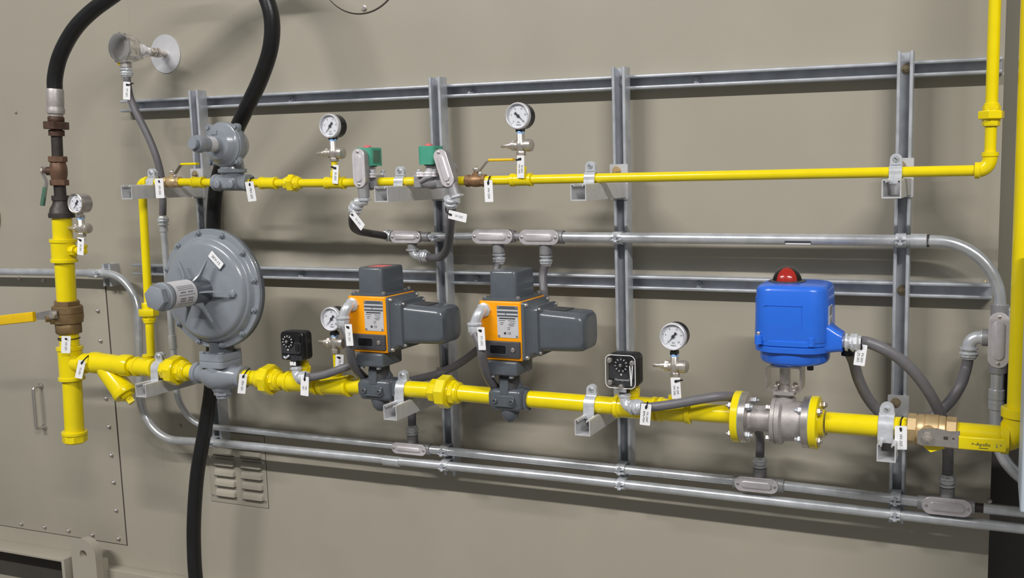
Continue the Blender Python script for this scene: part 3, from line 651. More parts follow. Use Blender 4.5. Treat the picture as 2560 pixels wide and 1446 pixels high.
b = B(); prism(b, rrect(.058,.024,.003), p, u, w, OUT, .0012); s = t.part('sticker', b, 'white', label='small slanted white sticker')
text_part(t, '2KV-12', .0125, p + OUT*.0013, u, w, 'ink', s)
b = B(); box(b, ax(.392)+V(.083,0,.074), .026, .003, .006, .001, rot=Matrix.Rotation(-PI*.25,3,'Y')); t.part('clip', b, 'dgrey')
# body
bz = r0.z; Zb = lambda y: A(555,y,LO).z
p, q = pl(492), pl(613); L = (q-p).length
b = B(); lathe(b, p, q-p, [(0,.030),(.001,.0345),(.016,.0345),(.018,.030),(L*.2,.032),(L*.34,.046),(L*.5,.052),(L*.66,.046),(L*.8,.034),(L-.018,.031),(L-.016,.0355),(L-.001,.0355),(L,.031)], 40)
lathe(b, V(x,yv-.004,bz), Z_, [(0,.044),(.03,.044),(.05,.044)], 36); lathe(b, V(x,yv,bz-.02), -Z_, [(0,.036),(.02,.03),(.026,.024)], 32); t.part('valve_body', b, 'gpaint')
z1, z2, z3 = bz+.040, bz+.060, bz+.082
b = B(); prism(b, rrect(.096,.096,.014), V(x,yv,z1), X_, Y_, Z_, z2-z1, .0015); t.part('body_flange', b, 'gpaint')
b = B(); prism(b, rrect(.096,.096,.014), V(x,yv,z2+.0012), X_, Y_, Z_, z3-z2, .0015); t.part('neck_flange', b, 'gpaint')
for sx in (-1,1):
    for sy in (-1,1):
        b = B(); hexa(b, V(x+sx*.037,yv+sy*.037,z3), Z_, 0, .008, .008); t.part('flange_bolt', b, 'gpaint')
b = B(); lathe(b, V(x,yv+.008,z3-.002), Z_, [(0,.038),(.04,.036),(.09,.034)], 28); t.part('neck', b, 'dgrey')
b = B(); lathe(b, V(x,yv,bz-.040), -Z_, [(0,.026),(.001,.028),(.014,.028),(.015,.026)], 6); lathe(b, V(x,yv,bz-.055), -Z_, [(0,.0195),(.003,.021),(.009,.021),(.011,.019)], 28); t.part('bottom_plug', b, 'gpaint')
# ================================================================== BALL VALVES
def ball_valve_body(t, p, q, r, m, hex_af=None):
    d = q-p; L = d.length; hx = hex_af or r*1.3
    b = B(); hexa(b, p, d, 0, L*.2, hx, .1, 8, .2); hexa(b, p, d, L*.8, L, hx, .1, 8, .2)
    lathe(b, p, d, [(L*.19,r*1.2),(L*.24,r*1.25),(L*.34,r*1.38),(L*.5,r*1.44),(L*.66,r*1.38),(L*.76,r*1.25),(L*.81,r*1.2)], 32)
    t.part('body', b, m); return p + d*.5, d.normalized()
def small_ball_valve(p, q, label, m, tint, lift=.038, hlen=.072):
    t = Thing('ball_valve', label, 'valve', p, 'small ball valves on the upper yellow pipe')
    c, d = ball_valve_body(t, p, q, .0125, m)
    b = B(); lathe(b, c, Z_, [(0,.012),(.020,.011),(.021,.0075),(.03,.0075)], 18); t.part('stem_neck', b, m)
    b = B(); hexa(b, c, Z_, .028, .035, .008); lathe(b, c, Z_, [(.024,.004),(.041,.004)], 10); t.part('stem_nut', b, 'nickel')
    b = B(); z = c.z + .026; pth = [V(c.x-.014,c.y,z), V(c.x+.010,c.y,z), V(c.x+.034,c.y,z+.026), V(c.x+.044,c.y,z+.030), V(c.x+.052,c.y,z+.030)]
    ribbon(b, fillet(pth, .006, 4), Y_, .014, .0028); h = t.part('lever', b, 'nickel')
    b = B(); pts = [V(c.x+.044,c.y,z+.030), V(c.x+.044+hlen,c.y,z+.0305)]
    prism(b, rrect(.017,.0075,.003), pts[0], Y_, Z_, X_, hlen, .001); t.part('grip', b, tint, h, label='yellow grip')
    b = B(); lathe(b, c + V(.018,-.008,.018), OUT, [(0,.006),(.004,.006),(.005,.004)], 12); t.part('stop_pin', b, 'nickel')
small_ball_valve(pu(413), pu(452), 'small brass ball valve with yellow lever left of the small grey regulator', 'brass', 'yellow', hlen=.062)
small_ball_valve(pu(1166), pu(1216), 'small bronze ball valve with yellow lever right of the second solenoid valve', 'bronze', 'ylever', hlen=.075)
# bronze valve on black riser with green handle
p, q = riser(464), riser(391); t = Thing('ball_valve', 'dull bronze ball valve with green lever hanging down beside black hose end', 'valve', p)
c, d = ball_valve_body(t, p, q, .0185, 'brown', .027)
b = B(); o = c + V(-.01,-.01,0); n = V(-.8,-.6,0).normalized(); lathe(b, c, n, [(0,.015),(.036,.014),(.037,.009),(.047,.009)], 18); t.part('stem_neck', b, 'rust')
b = B(); e = c + n*.046; tip = A(106,515,LO+.035); mid = A(117,455,LO+.035)
ribbon(b, fillet([e + Z_*.014, e - Z_*.012, mid, tip], .01, 5), V(.95,-.3,0).normalized(), .021, .003); h = t.part('lever', b, 'steel')
hexa(b := B(), e, n, 0, .006, .009); t.part('stem_nut', b, 'nickel')
b = B(); k = A(113,468,LO+.035); dd = tip-k; ww = V(.95,-.3,0).normalized(); prism(b, rrect(.0235,.009,.003), k, ww, dd.normalized().cross(ww), dd.normalized(), dd.length, .001); t.part('grip', b, 'greenh', h, label='green vinyl grip')
# big bronze valve on left riser, lever pointing left
p, q = riser(833), riser(752); d = q-p; L = d.length; ax_ = d.normalized()
t = Thing('ball_valve', 'large bronze ball valve on the left riser with yellow lever pointing left', 'valve', p)
b = B(); hexa(b, p, ax_, 0, L*.33, .0385, .1, 8, .2); lathe(b, p, ax_, [(L*.32,.041),(L*.33,.0455),(L*.5,.048),(L*.62,.0475),(L*.63,.0455),(L*.64,.0475),(L*.82,.0465),(L*.86,.041)], 36); hexa(b, p, ax_, L*.85, L, .0365, .1, 6, .1); t.part('body', b, 'bronzed')
c = p + d*.5; n = V(-.45,-.9,0).normalized()
b = B(); lathe(b, c, n, [(0,.022),(.052,.020),(.053,.011),(.066,.011)], 20); t.part('stem_neck', b, 'bronzed')
st = A(137,787,LO+.05); l1 = A(86,792,LO+.055); l2 = A(-40,806,LO+.055)
b = B(); prism(b, [(-.012,-.013),(.02,-.015),(.075,-.011),(.08,.011),(.02,.016),(-.012,.013)], st, (l1-st).normalized(), Z_, OUT, .004); lv = t.part('lever', b, 'steel')
b = B(); hexa(b, st, OUT, .004, .013, .0105); t.part('stem_nut', b, 'nickel')
b = B(); dd = l2-l1; prism(b, rrect(.012,.034,.004), l1, dd.normalized().cross(Z_), Z_, dd.normalized(), dd.length, .002); t.part('grip', b, 'ylever', lv, label='yellow vinyl grip')
# big brass valve lower right
p, q = pl(2268), pl(2393); d = q-p; L = d.length; ax_ = d.normalized()
t = Thing('ball_valve', 'big golden brass ball valve with marked yellow lever at lower right', 'valve', p)
b = B(); hexa(b, p, ax_, 0, L*.2, .0345, .1, 8, .2); lathe(b, p, ax_, [(L*.18,.033),(L*.22,.037),(L*.34,.0385),(L*.355,.037),(L*.37,.0395),(L*.62,.0395),(L*.635,.037),(L*.65,.0385),(L*.76,.037),(L*.78,.033)], 36); hexa(b, p, ax_, L*.77, L, .0345, .1, 8, .2); t.part('body', b, 'brass')
sp = A(2318,1095,LO+.075); c = V(sp.x, -LO, sp.z+.004)
b = B(); lathe(b, V(sp.x,-LO,sp.z), OUT, [(0,.02),(.05,.019),(.051,.010),(.072,.010)], 20); t.part('stem_neck', b, 'brass')
b = B(); o = V(sp.x, -LO-.066, sp.z)
prism(b, [(-.022,-.016),(-.012,-.021),(.02,-.020),(.05,-.020),(.072,-.021),(.072,.019),(.05,.017),(.02,.022),(-.012,.019),(-.022,.012)], o, X_, Z_, OUT, .004); lv = t.part('lever', b, 'steel')
for xx, sz in ((.041,.010),(.058,.005)):
    b = B(); box(b, o + V(xx,-.0042,.001), sz, .0006, sz*.75, .0002); t.part('lever_slot', b, 'dark', lv)
b = B(); hexa(b, o, OUT, .004, .014, .0105); lathe(b, o, OUT, [(.014,.005),(.019,.005)], 10); t.part('stem_nut', b, 'nickel')
g0, g1 = A(2397,1103,LO+.07), A(2515,1114,LO+.07)
b = B(); prism(b, rrect(.011,.0315,.004), V(g0.x,-LO-.070,g0.z-.003), Y_, Z_, X_, g1.x-g0.x, .002); gp = t.part('grip', b, 'yellow', lv, label='yellow vinyl grip with black marking')
text_part(t, '>-Apollo', .0115, V(g0.x+.048,-LO-.0758,g0.z-.003), X_, Z_, 'ink', gp, 'marking'); text_part(t, '2 *', .0115, V(g0.x+.086,-LO-.0758,g0.z-.004), X_, Z_, 'inkg', gp, 'marking')
t.part('underline', (lambda bb: (box(bb, V(g0.x+.054,-LO-.0758,g0.z-.0115), .020, .0004, .0014), bb)[1])(B()), 'ink', gp)
b = B(); e = A(2318,1108,LO+.055); prism(b, [(-.016,.012),(-.008,-.010),(.008,-.022),(.040,-.010),(.036,.008)], e, X_, Z_, OUT, .0008); t.part('hang_label', b, 'yellow', label='yellow hang label under the lever')
# ================================================================== BLACK HOSE AND IRON FITTINGS
t = Thing('rubber_hose', 'thick black rubber hose looping from left riser over the top and down the wall', 'hose', riser(300))
hp = [(138.5,262,.3050),(137.5,232,.3050),(138,190,.3050),(152,135,.3042),(185,75,.3024),(230,28,.2980),(300,-24,.294),(375,-90,.290),(455,-150,.287),(545,-165,.284),(618,-115,.281),(658,-25,.276),(679,45,.2716),(676,120,.2628),(650,200,.2452),(612,280,.2188),(575,360,.1880),(547,440,.1704),(536,520,.1616),(533,650,.1616),(535,800,.1704),(529,960,.1792),(513,1070,.1836),(494,1180,.1880),(485,1300,.1880),(486,1400,.1880),(493,1500,.1880),(500,1700,.1880)]
b = B(); tube(b, catmull([A(*p) for p in hp], 10), .0232, 22); t.part('hose_body', b, 'rubber')
b = B(); p = riser(302); d = riser(222)-p; L = d.length
lathe(b, p, d, [(0,.0185),(L*.12,.0185),(L*.14,.0215),(L*.2,.0215),(L*.23,.0262),(L*.36,.0275),(L*.42,.0245),(L*.46,.0250),(L*.95,.0255),(L,.0235)], 28); t.part('ferrule', b, 'caststeel', label='silver crimped ferrule')
b = B(); p, q = riser(340), riser(292); d = q-p; L = d.length; t = Thing('pipe_union', 'rusty brown iron union under the silver hose ferrule', 'union', p)
lathe(b, p, d, [(0,.0235),(L*.3,.0235),(L*.32,.0175),(L,.019)], 28); hexa(b, p, d, L*.72, L, .0225, n=8); t.part('end', b, 'rust')
b = B(); hexa(b, p, d, L*.34, L*.74, .034, .08, 6, .35); t.part('nut', b, 'rust')
pipe(riser(395), riser(337), .0168, 'black iron nipple between rusty union and green-handled valve', 'iron', 'pipe_nipple', 'black iron nipples')
pipe(riser(496), riser(460), .0182, 'black iron nipple below the green-handled valve', 'iron', 'pipe_nipple', 'black iron nipples')
p, q = riser(545), riser(489); d = q-p; L = d.length
b = B(); lathe(b, p, d, [(0,.034),(.001,.0395),(L*.2,.0395),(L*.24,.0365),(L*.42,.034),(L*.6,.026),(L*.76,.0235),(L*.78,.0265),(L*.99,.0265),(L,.022)], 32)
solo('bell_reducer', b, 'iron', 'black iron bell reducer on top of the left yellow riser', 'reducer', p)
# ================================================================== SOLENOID VALVES
def solenoid(xc, c0, c1, label, side):
    """xc centre; body from pu(c0) to pu(c1)"""
    p, q = pu(c0), pu(c1); L = (q-p).length; c = (p+q)/2; t = Thing('solenoid_valve', label, 'valve', c, 'green coil solenoid valves')
    b = B(); prism(b, rrect(.042,.038,.004), p, Y_, Z_, X_, .021, .001); prism(b, rrect(.042,.038,.004), q, Y_, Z_, -X_, .021, .001)
    lathe(b, p, X_, [(0,.02),(L*.3,.02),(L*.5,.024),(L*.7,.02),(L,.02)], 24); lathe(b, c-V(0,0,.014), Z_, [(0,.018),(.014,.02),(.020,.026),(.027,.032)], 28)
    tube(b, [c+V(-.026,-.018,.0), c+V(.0,-.026,.010), c+V(.02,-.022,.016)], .007, 12); t.part('valve_body', b, 'alugrey')
    b = B(); prism(b, eared(.031,.0095,.036,4,PI/4), c+V(0,0,.013), X_, Y_, Z_, .006, .001); prism(b, eared(.030,.0095,.036,4,PI/4), c+V(0,0,.0200), X_, Y_, Z_, .006, .001)
    lathe(b, c+V(0,0,.025), Z_, [(0,.022),(.003,.020),(.005,.0165),(.014,.0165),(.016,.0145),(.024,.0145)], 28); t.part('bonnet', b, 'alu')
    for k in range(4):
        a = PI/4+PI/2*k; b = B(); hexa(b, c+V(math.cos(a)*.037,math.sin(a)*.037,.0258), Z_, 0, .007, .0058); t.part('bonnet_screw', b, 'zinc')
    zb = c.z + .0465
    b = B(); prism(b, rrect(.054,.058,.012), V(c.x,c.y,zb), X_, Y_, Z_, .052, .002); cl = t.part('coil', b, 'green', label='green coil housing')
    b = B(); box(b, V(c.x+.0265,c.y-.004,zb+.026), .002, .034, .036, .003); t.part('coil_label', b, 'greenh', cl)
    b = B(); lathe(b, V(c.x,c.y,zb-.003), Z_, [(0,.02),(.0035,.02)], 24); t.part('base_ring', b, 'black')
    b = B(); lathe(b, V(c.x-.006,c.y,zb+.052), Z_, [(0,.0115),(.003,.0115),(.006,.009),(.0075,.004)], 18); t.part('top_cap', b, 'pink', label='small red top cap')
    return c, zb
S1, zs1 = solenoid(0, 903, 951, 'green coil solenoid valve left of the upper bracket', 1)
S2, zs2 = solenoid(0, 1045, 1116, 'green coil solenoid valve in front of the second vertical strut', 1)
# ================================================================== ORANGE SAFETY SHUT OFF VALVES
def actuator(px, p0, p1, label, w_):
    p, q = pl(p0), pl(p1); c = (p+q)/2; L = (q-p).length; xc, yc, z = c.x, c.y, c.z
    t = Thing('shutoff_valve', label, 'valve', c, 'orange actuated safety valves')
    # valve body
    b = B(); lathe(b, p, q-p, [(0,.030),(.001,.0335),(.012,.0335),(L-.012,.0335),(L-.001,.0335),(L,.030)], 6, True, PI/6)
    box(b, V(xc,yc-.006,z), L*.84, .07, .062, .012); lathe(b, V(xc,yc-.008,z-.02), -Z_, [(0,.027),(.018,.027),(.034,.023),(.046,.013),(.049,.004)], 28)
    lathe(b, V(xc,yc,z+.0), Z_, [(0,.034),(.036,.034),(.05,.026),(.085,.025)], 28); t.part('valve_body', b, 'dgrey')
    b = B(); prism(b, rrect(.068,.030,.007), V(xc-.002,yc-.038,z-.001), X_, Z_, OUT, .010, .002); pd = t.part('cover_pad', b, 'dgrey')
    for s in (-1,1):
        b = B(); e = V(xc-.002+s*.026,yc-.048,z+.0-s*.000); lathe(b, e, OUT, [(0,.0085),(.004,.0085),(.0055,.007),(.0056,.0038),(.003,.0036)], 20); t.part('socket_screw', b, 'dgrey', pd)
        b = B(); lathe(b, e+OUT*.0031, OUT, [(0,.0036),(.0004,.0036)], 6); t.part('socket', b, 'dark', pd)
    b = B(); prism(b, rrect(.028,.05,.005), V(xc-.002,yc-.030,z+.040), X_, Z_, OUT, .012, .003); t.part('front_rib', b, 'dgrey')
    zb0 = 1.3505
    b = B(); box(b, V(xc+.006,yc-.014,zb0-.021), .092, .100, .040, .006); t.part('yoke_block', b, 'dgrey')
    b = B(); lathe(b, V(xc,yc-.01,z+.03), Z_, [(0,.03),(zb0-.04-z-.03,.028)], 24); t.part('stem_column', b, 'dgrey2')
    for s in (-1,1):
        b = B(); hexa(b, V(xc+s*.028,yc-.05,zb0-.049), Z_, 0, .008, .006); t.part('yoke_screw', b, 'zinc')
    # housing
    xb0, xb1 = xc - .062, xc + .066; f = .362; bk = .208; zt = 1.5145
    b = B(); bx(b, xb0, xb1, bk, f, zb0, zt, .005); hs = t.part('housing', b, 'orange', label='orange actuator housing')
    b = B(); bx(b, xb0-.006, xb0+.001, bk+.006, f-.012, zb0+.010, zt-.008, .002); t.part('side_cover', b, 'dgrey')
    # name plate
    def fp(u, v, d=0): return V(xb0 + u*(xb1-xb0), -f-d, zb0 + v*(zt-zb0))
    W, H = xb1-xb0, zt-zb0
    b = B(); pc = fp(.685,.66); pw, ph = W*.50, H*.535; prism(b, rrect(pw, ph, .004), pc, X_, Z_, OUT, .0012); pt = t.part('name_plate', b, 'silverlbl', label='silver name plate')
    b = B(); bx(b, pc.x-pw/2+.0008, pc.x+pw/2-.0008, f+.0012, f+.0015, pc.z+ph*.16, pc.z+ph/2-.0008); t.part('plate_header', b, 'dgrey', pt)
    b = B(); bx(b, pc.x-pw*.49, pc.x+pw*.49, f+.0014, f+.0018, pc.z+ph*.335, pc.z+ph*.385); bx(b, pc.x-pw*.49, pc.x-pw*.1, f+.0014, f+.0018, pc.z+ph*.215, pc.z+ph*.265); bx(b, pc.x-pw*.06, pc.x+pw*.49, f+.0014, f+.0018, pc.z+ph*.215, pc.z+ph*.265); t.part('plate_stripes', b, 'silverlbl', pt)
    b = B(); bx(b, pc.x-pw*.40, pc.x+pw*.36, f+.0012, f+.0016, pc.z+ph*.085, pc.z+ph*.125)
    for (u0,v0,ln) in ((-.42,.03,.30),(.02,.03,.34),(-.36,-.04,.18),(.08,-.035,.26),(-.36,-.09,.14),(.02,-.09,.3),(.08,-.13,.2),(-.02,-.19,.14),(-.02,-.24,.12)):
        bx(b, pc.x+pw*u0, pc.x+pw*(u0+ln), f+.0012, f+.0016, pc.z+ph*v0, pc.z+ph*(v0+.014))
    merge(b, text_bm('CE', .0085, pc+V(pw*.06,-.0013,-ph*.36), X_, Z_)); lathe(b, pc+V(-pw*.14,-.0012,-ph*.36), OUT, [(0,.0036),(.0004,.0036)], 16); t.part('printing', b, 'ink', pt)
    for sx in (-1,1):
        for sz in (-1,1):
            b = B(); lathe(b, pc+V(sx*(pw/2-.005),-.0012,sz*(ph/2-.005)), OUT, [(0,.0036),(.0016,.003),(.002,.001)], 12); t.part('plate_screw', b, 'steel', pt)
    # window panel
    b = B(); pc = fp(.50,.195); pw, ph = W*.94, H*.275; bx(b, pc.x-pw/2, pc.x+pw/2, f-.002, f+.006, pc.z-ph/2, pc.z+ph/2, .002); wp = t.part('window_panel', b, 'dgrey2')
    b = B(); prism(b, rrect(pw*.40, ph*.50, .003), pc+V(-pw*.05,-.006,0), X_, Z_, OUT, .0012); t.part('sight_window', b, 'black', wp, label='black position window')
    b = B(); prism(b, rrect(pw*.40+.005, ph*.50+.005, .004), pc+V(-pw*.05,-.0055,0), X_, Z_, OUT, .001); t.part('window_frame', b, 'dgrey', wp)
    for uu, rr in ((-.41,.0032),(.33,.0062)):
        b = B(); lathe(b, pc+V(pw*uu,-.006,0), OUT, [(0,rr),(.003,rr),(.004,rr*.6)], 14); t.part('panel_screw', b, 'steel', wp)
    # terminal cap on top
    b = B(); xa, xd = xc-.040, xc+.044; prism(b, rrect(xd-xa+.032,.146,.008), V((xa+xd)/2,-(f+bk)/2,zt), X_, Y_, Z_, .007, .0015); fl = t.part('top_flange', b, 'dgrey')
    b = B(); ca = rrect(xd-xa,.118,.012); cb = rrect(xd-xa-.002,.116,.012); o = V((xa+xd)/2,-(f+bk)/2,zt+.006); zs = 1.5945; rs = []
    for (pl_, hh, k) in ((ca,0,1),(cb,zs-zt-.012,1),(cb,zs-zt-.008,.97),(cb,zs-zt-.006,.94)): rs.append([b.verts.new(o+V(a*k,c_*k,hh)) for a, c_ in pl_])
    rings(b, rs); t.part('terminal_cover', b, 'dgrey')
    b = B(); box(b, V((xa+xd)/2,-(f+bk)/2,zs+.0002), .05, .05, .0008); t.part('warning_label', b, 'pink' if px < 1100 else 'dgrey', label='faded red label' if px < 1100 else None)
    for sx in (-1,1):
        for sy in (-1,1):
            b = B(); lathe(b, V((xa+xd)/2+sx*(.5*(xd-xa)+.008),-(f+bk)/2+sy*.064,zt+.006), Z_, [(0,.0062),(.005,.006),(.007,.004)], 14); t.part('flange_screw', b, 'steel')
    # motor mount and cover on the right
    b = B(); o = V(xb1,-(f+bk)/2,(zb0+zt)/2); ym, zm = f-bk-.004, zt-zb0-.004
    def ring(w, h, r, x, dz=0, dy=0): return [b.verts.new(V(xb1+x, o.y+dy+a, o.z+dz+c_)) for a, c_ in rrect(w, h, r, 5)]
    rings(b, [ring(ym,zm,.006,0), ring(ym,zm,.006,.008), ring(ym-.012,zm-.008,.012,.011), ring(ym-.028,zm-.028,.014,.026), ring(ym-.026,zm-.026,.014,.030), ring(ym-.026,zm-.026,.014,.037)]); t.part('motor_mount', b, 'dgrey')
    b = B(); rings(b, [ring(ym-.022,zm-.022,.016,.036), ring(ym-.022,zm-.022,.016,.041), ring(ym-.036,zm-.044,.02,.045,0), ring(ym-.038,zm-.047,.02,.055,0), ring(ym-.040,zm-.054,.022,.145,-.001), ring(ym-.042,zm-.057,.024,.160,-.001), ring(ym-.050,zm-.066,.026,.168,-.001), ring(ym-.075,zm-.09,.02,.172,-.001)]); t.part('motor_cover', b, 'dgrey')
    for sy in (-1,1):
        for sz in (-1,1):
            b = B(); lathe(b, V(xb1+.008,o.y+sy*(ym/2-.008),o.z+sz*(zm/2-.008)), X_, [(0,.0065),(.006,.006),(.009,.003)], 14); t.part('mount_screw', b, 'steel')
            b = B(); lathe(b, V(xb1+.041,o.y+sy*(ym/2-.022),o.z+sz*(zm/2-.020)), X_, [(0,.005),(.005,.005),(.007,.003)], 14); t.part('cover_screw', b, 'steel')
    b = B(); box(b, V(xb1+.085,o.y,zb0+.5*H+zm/2-.0238), .05, .06, .0008, rot=Matrix.Rotation(.04,3,'Y')); t.part('cover_label', b, 'dgrey2')
    b = B(); box(b, V(xb1+.09,o.y,zb0+.5*H-zm/2+.0262), .06, .05, .001, rot=Matrix.Rotation(-.07,3,'Y')); t.part('underside_label', b, 'ylever', label='yellow strip under the cover')
    return V(xb0+.016, -f, zb0+H*.845)
E1 = actuator(955, 910, 1000, 'orange and grey motor actuated valve, first from the big regulator', 0)
E2 = actuator(1280, 1234, 1325, 'orange and grey motor actuated valve, nearer the blue actuator', 0)
# ================================================================== FLANGED BALL VALVE + BLUE ACTUATOR
xa = A(1838,1040,LO).x; yb = -LO; zf = A(1950,1050,LO).z; xs = A(1963,1000,LO).x
t = Thing('flanged_ball_valve', 'stainless flanged ball valve between two yellow flanges under the blue actuator', 'valve', V(xs,yb,zf))
o = V(0,yb,zf); RFl = .0665
xe = A(2066,1060,LO).x - .004
def xp(x): return V(x, yb, zf)
def holes8(): return [(.052*math.cos(PI/4+PI/2*k), .052*math.sin(PI/4+PI/2*k)) for k in range(4)]
b = B(); lathe(b, xp(xa), X_, [(0,.034),(0,RFl-.002),(.0015,RFl),(.019,RFl)], 56); t.part('pipe_flange', b, 'yellow', label='yellow flange')
b = B(); lathe(b, xp(xe), -X_, [(0,.034),(.012,.034),(.013,RFl-.002),(.0145,RFl),(.032,RFl)], 56); t.part('pipe_flange', b, 'yellow', label='yellow flange')
for xx in (xa+.019, xe-.034):
    b = B(); lathe(b, xp(xx), X_, [(0,RFl-.002),(.002,RFl-.002)], 48); t.part('gasket', b, 'gasket', label='pale green gasket')
b = B(); lathe(b, xp(xa+.021), X_, [(0,RFl-.001),(.016,RFl-.001),(.018,.060),(.0185,.036)], 56); t.part('valve_flange', b, 'steel', label='machined stainless flange')
b = B(); lathe(b, xp(xe-.034), -X_, [(0,RFl-.001),(.016,RFl-.001),(.018,.058),(.0185,.034)], 56); t.part('valve_flange', b, 'steel', label='machined stainless flange')
xm = xs - .030
b = B(); lathe(b, xp(xa+.036), X_, [(0,.037),(.012,.032),(xm-xa-.040,.034),(xm-xa-.036,.060),(xm-xa-.034,.062),(xm-xa-.025,.062),(xm-xa-.0245,.060),(xm-xa-.0235,.060),(xm-xa-.023,.062),(xm-xa-.012,.062),(xm-xa-.009,.058),(xm-xa-.006,.053),(xm-xa+.03,.050),(xm-xa+.052,.045),(xm-xa+.063,.037),(xe-xa-.036-.052,.034),(xe-xa-.036-.036,.040)], 44)
lathe(b, V(xs,yb,zf), Z_, [(0,.03),(.05,.028),(.058,.027),(.062,.020),(.068,.020)], 28); t.part('valve_body', b, 'caststeel')
for hy, hz in holes8():
    for xx, s in ((xa+.037, 1), (xe-.050, -1)):
        b = B(); hexa(b, V(xx,yb+hy,zf+hz), X_*s, 0, .010, .0085); cyl(b, V(xx,yb+hy,zf+hz), V(xx+s*.018,yb+hy,zf+hz), .0052, 12); t.part('flange_nut', b, 'zinc')
    for xx, s in ((xa, -1), (xe-.013, 1)):
        b = B(); hexa(b, V(xx,yb+hy,zf+hz), X_*s, 0, .008, .0085); cyl(b, V(xx,yb+hy,zf+hz), V(xx+s*.013,yb+hy,zf+hz), .0052, 12); t.part('flange_bolt', b, 'steel')
for k in range(4):
    a = PI/4+PI/2*k; b = B(); hexa(b, V(xm-.010,yb+math.cos(a)*.055,zf+math.sin(a)*.055), X_, 0, .010, .007); t.part('body_nut', b, 'steel')
# bracket between valve and actuator
z0 = A(1962,977,LO).z; z1 = A(1962,911,LO).z
b = B(); prism(b, rrect(.056,.056,.006), V(xs,yb,z0-.006), X_, Y_, Z_, .008); t.part('top_pad', b, 'caststeel')
b = B(); hw = .043; pth = fillet([V(xs-.02,yb,z0+.004), V(xs-hw,yb,z0+.004), V(xs-hw,yb,z1-.003), V(xs+hw,yb,z1-.003), V(xs+hw,yb,z0+.004), V(xs+.018,yb,z0+.004)], .008, 5); ribbon(b, pth, Y_, .052, .0045); br = t.part('mounting_bracket', b, 'steel')
for sx in (-1,1):
    for sy in (-1,1):
        b = B(); hexa(b, V(xs+sx*.022,yb+sy*.018,z0+.006), Z_, 0, .010, .0065); lathe(b, V(xs+sx*.022,yb+sy*.018,z0+.006), Z_, [(.01,.004),(.014,.004)], 8); t.part('bracket_nut', b, 'steel', br)
b = B(); lathe(b, V(xs,yb,z0), Z_, [(0,.016),(.008,.016),(.012,.012),(.018,.012),(.019,.0145),(z1-z0,.0145)], 6); t.part('stem_coupling', b, 'steel')
# actuator
t = Thing('electric_actuator', 'bright blue electric actuator with red and black dome indicator', 'actuator', V(xs,yb,z1))
xl, xr_ = A(1899,790,LO).x, A(2080,790,LO).x; xc = (xl+xr_)/2; hw = (xr_-xl)/2
Zb = lambda y: A(1985,y,LO).z
def dshape(w, h, r, n=8): return rrect(w, h, r, n)
def stack(b, lv, dx=0): rings(b, [[b.verts.new(V(xc+dx+a,yb+c_,z)) for a, c_ in rrect(w,h,r,8)] for z,w,h,r in lv])
W = hw*2; DD = W*.98
b = B(); stack(b, [(Zb(842),W,DD,.045),(Zb(838),W+.002,DD+.002,.046),(Zb(760),W-.001,DD-.001,.045),(Zb(720),W-.006,DD-.006,.043),(Zb(713),W-.010,DD-.010,.042),(Zb(708),W-.022,DD-.022,.04),(Zb(705.5),W-.044,DD-.044,.035)]); cv = t.part('cover', b, 'blue')
b = B(); stack(b, [(Zb(853),W+.004,DD+.004,.062),(Zb(851),W+.008,DD+.008,.064),(Zb(840),W+.008,DD+.008,.064),(Zb(838),W+.004,DD+.004,.062)]); t.part('cover_rim', b, 'blue')
b = B(); stack(b, [(Zb(902),W*.84,DD*.84,.07),(Zb(899),W*.90,DD*.90,.074),(Zb(893),W*.94,DD*.94,.076),(Zb(869),W*.95,DD*.95,.076),(Zb(868),W+.006,DD+.006,.063),(Zb(855.5),W+.008,DD+.008,.064),(Zb(854),W+.005,DD+.005,.063)]); lathe(b, V(xs,yb,Zb(914)), Z_, [(0,.034),(.003,.036),(Zb(903)-Zb(914),.036)], 36); t.part('base', b, 'blue')
# cover bosses and bolts
for bxp, sy in ((-.41,-1),(.30,-1),(-.43,1),(.43,1)):
    b = B(); e = V(xc+W*bxp, yb+sy*(DD*.468), Zb(846)); lathe(b, e, Z_, [(-.003,.010),(.017,.0092),(.019,.007)], 18); bs = t.part('bolt_boss', b, 'blue')
    b = B(); lathe(b, e, Z_, [(.019,.0048),(.025,.0048),(.027,.0035)], 12); t.part('bolt', b, 'steel', bs)
for s in (-1,):
    b = B(); bx(b, xc+s*(W/2-.004)-.008, xc+s*(W/2-.004)+.007, LO-.02, LO+.034, Zb(838), Zb(738), .005); t.part('cover_corner', b, 'blue', cv)
# cable entry housing
b = B(); ce = V(xc+W*.33, yb-.028, A(2098,851,LO+.028).z); 
rs = []
for xx, w, h, dz in ((0,.07,.074,.006),(.03,.068,.070,.006),(.052,.060,.052,0.0),(.063,.056,.046,-.003)):
    rs.append([b.verts.new(V(ce.x+xx, ce.y+a, ce.z+dz+c_)) for a, c_ in rrect(w,h,.014,5)])
rings(b, rs); t.part('cable_entry', b, 'blue')
CE = V(ce.x+.063, ce.y, ce.z-.004)
b = B(); e = V(xc+W*.24,yb-.03,Zb(905)-.012); lathe(b, e, Z_, [(0,.008),(.02,.008),(.03,.012)], 14); t.part('drain_plug', b, 'black')
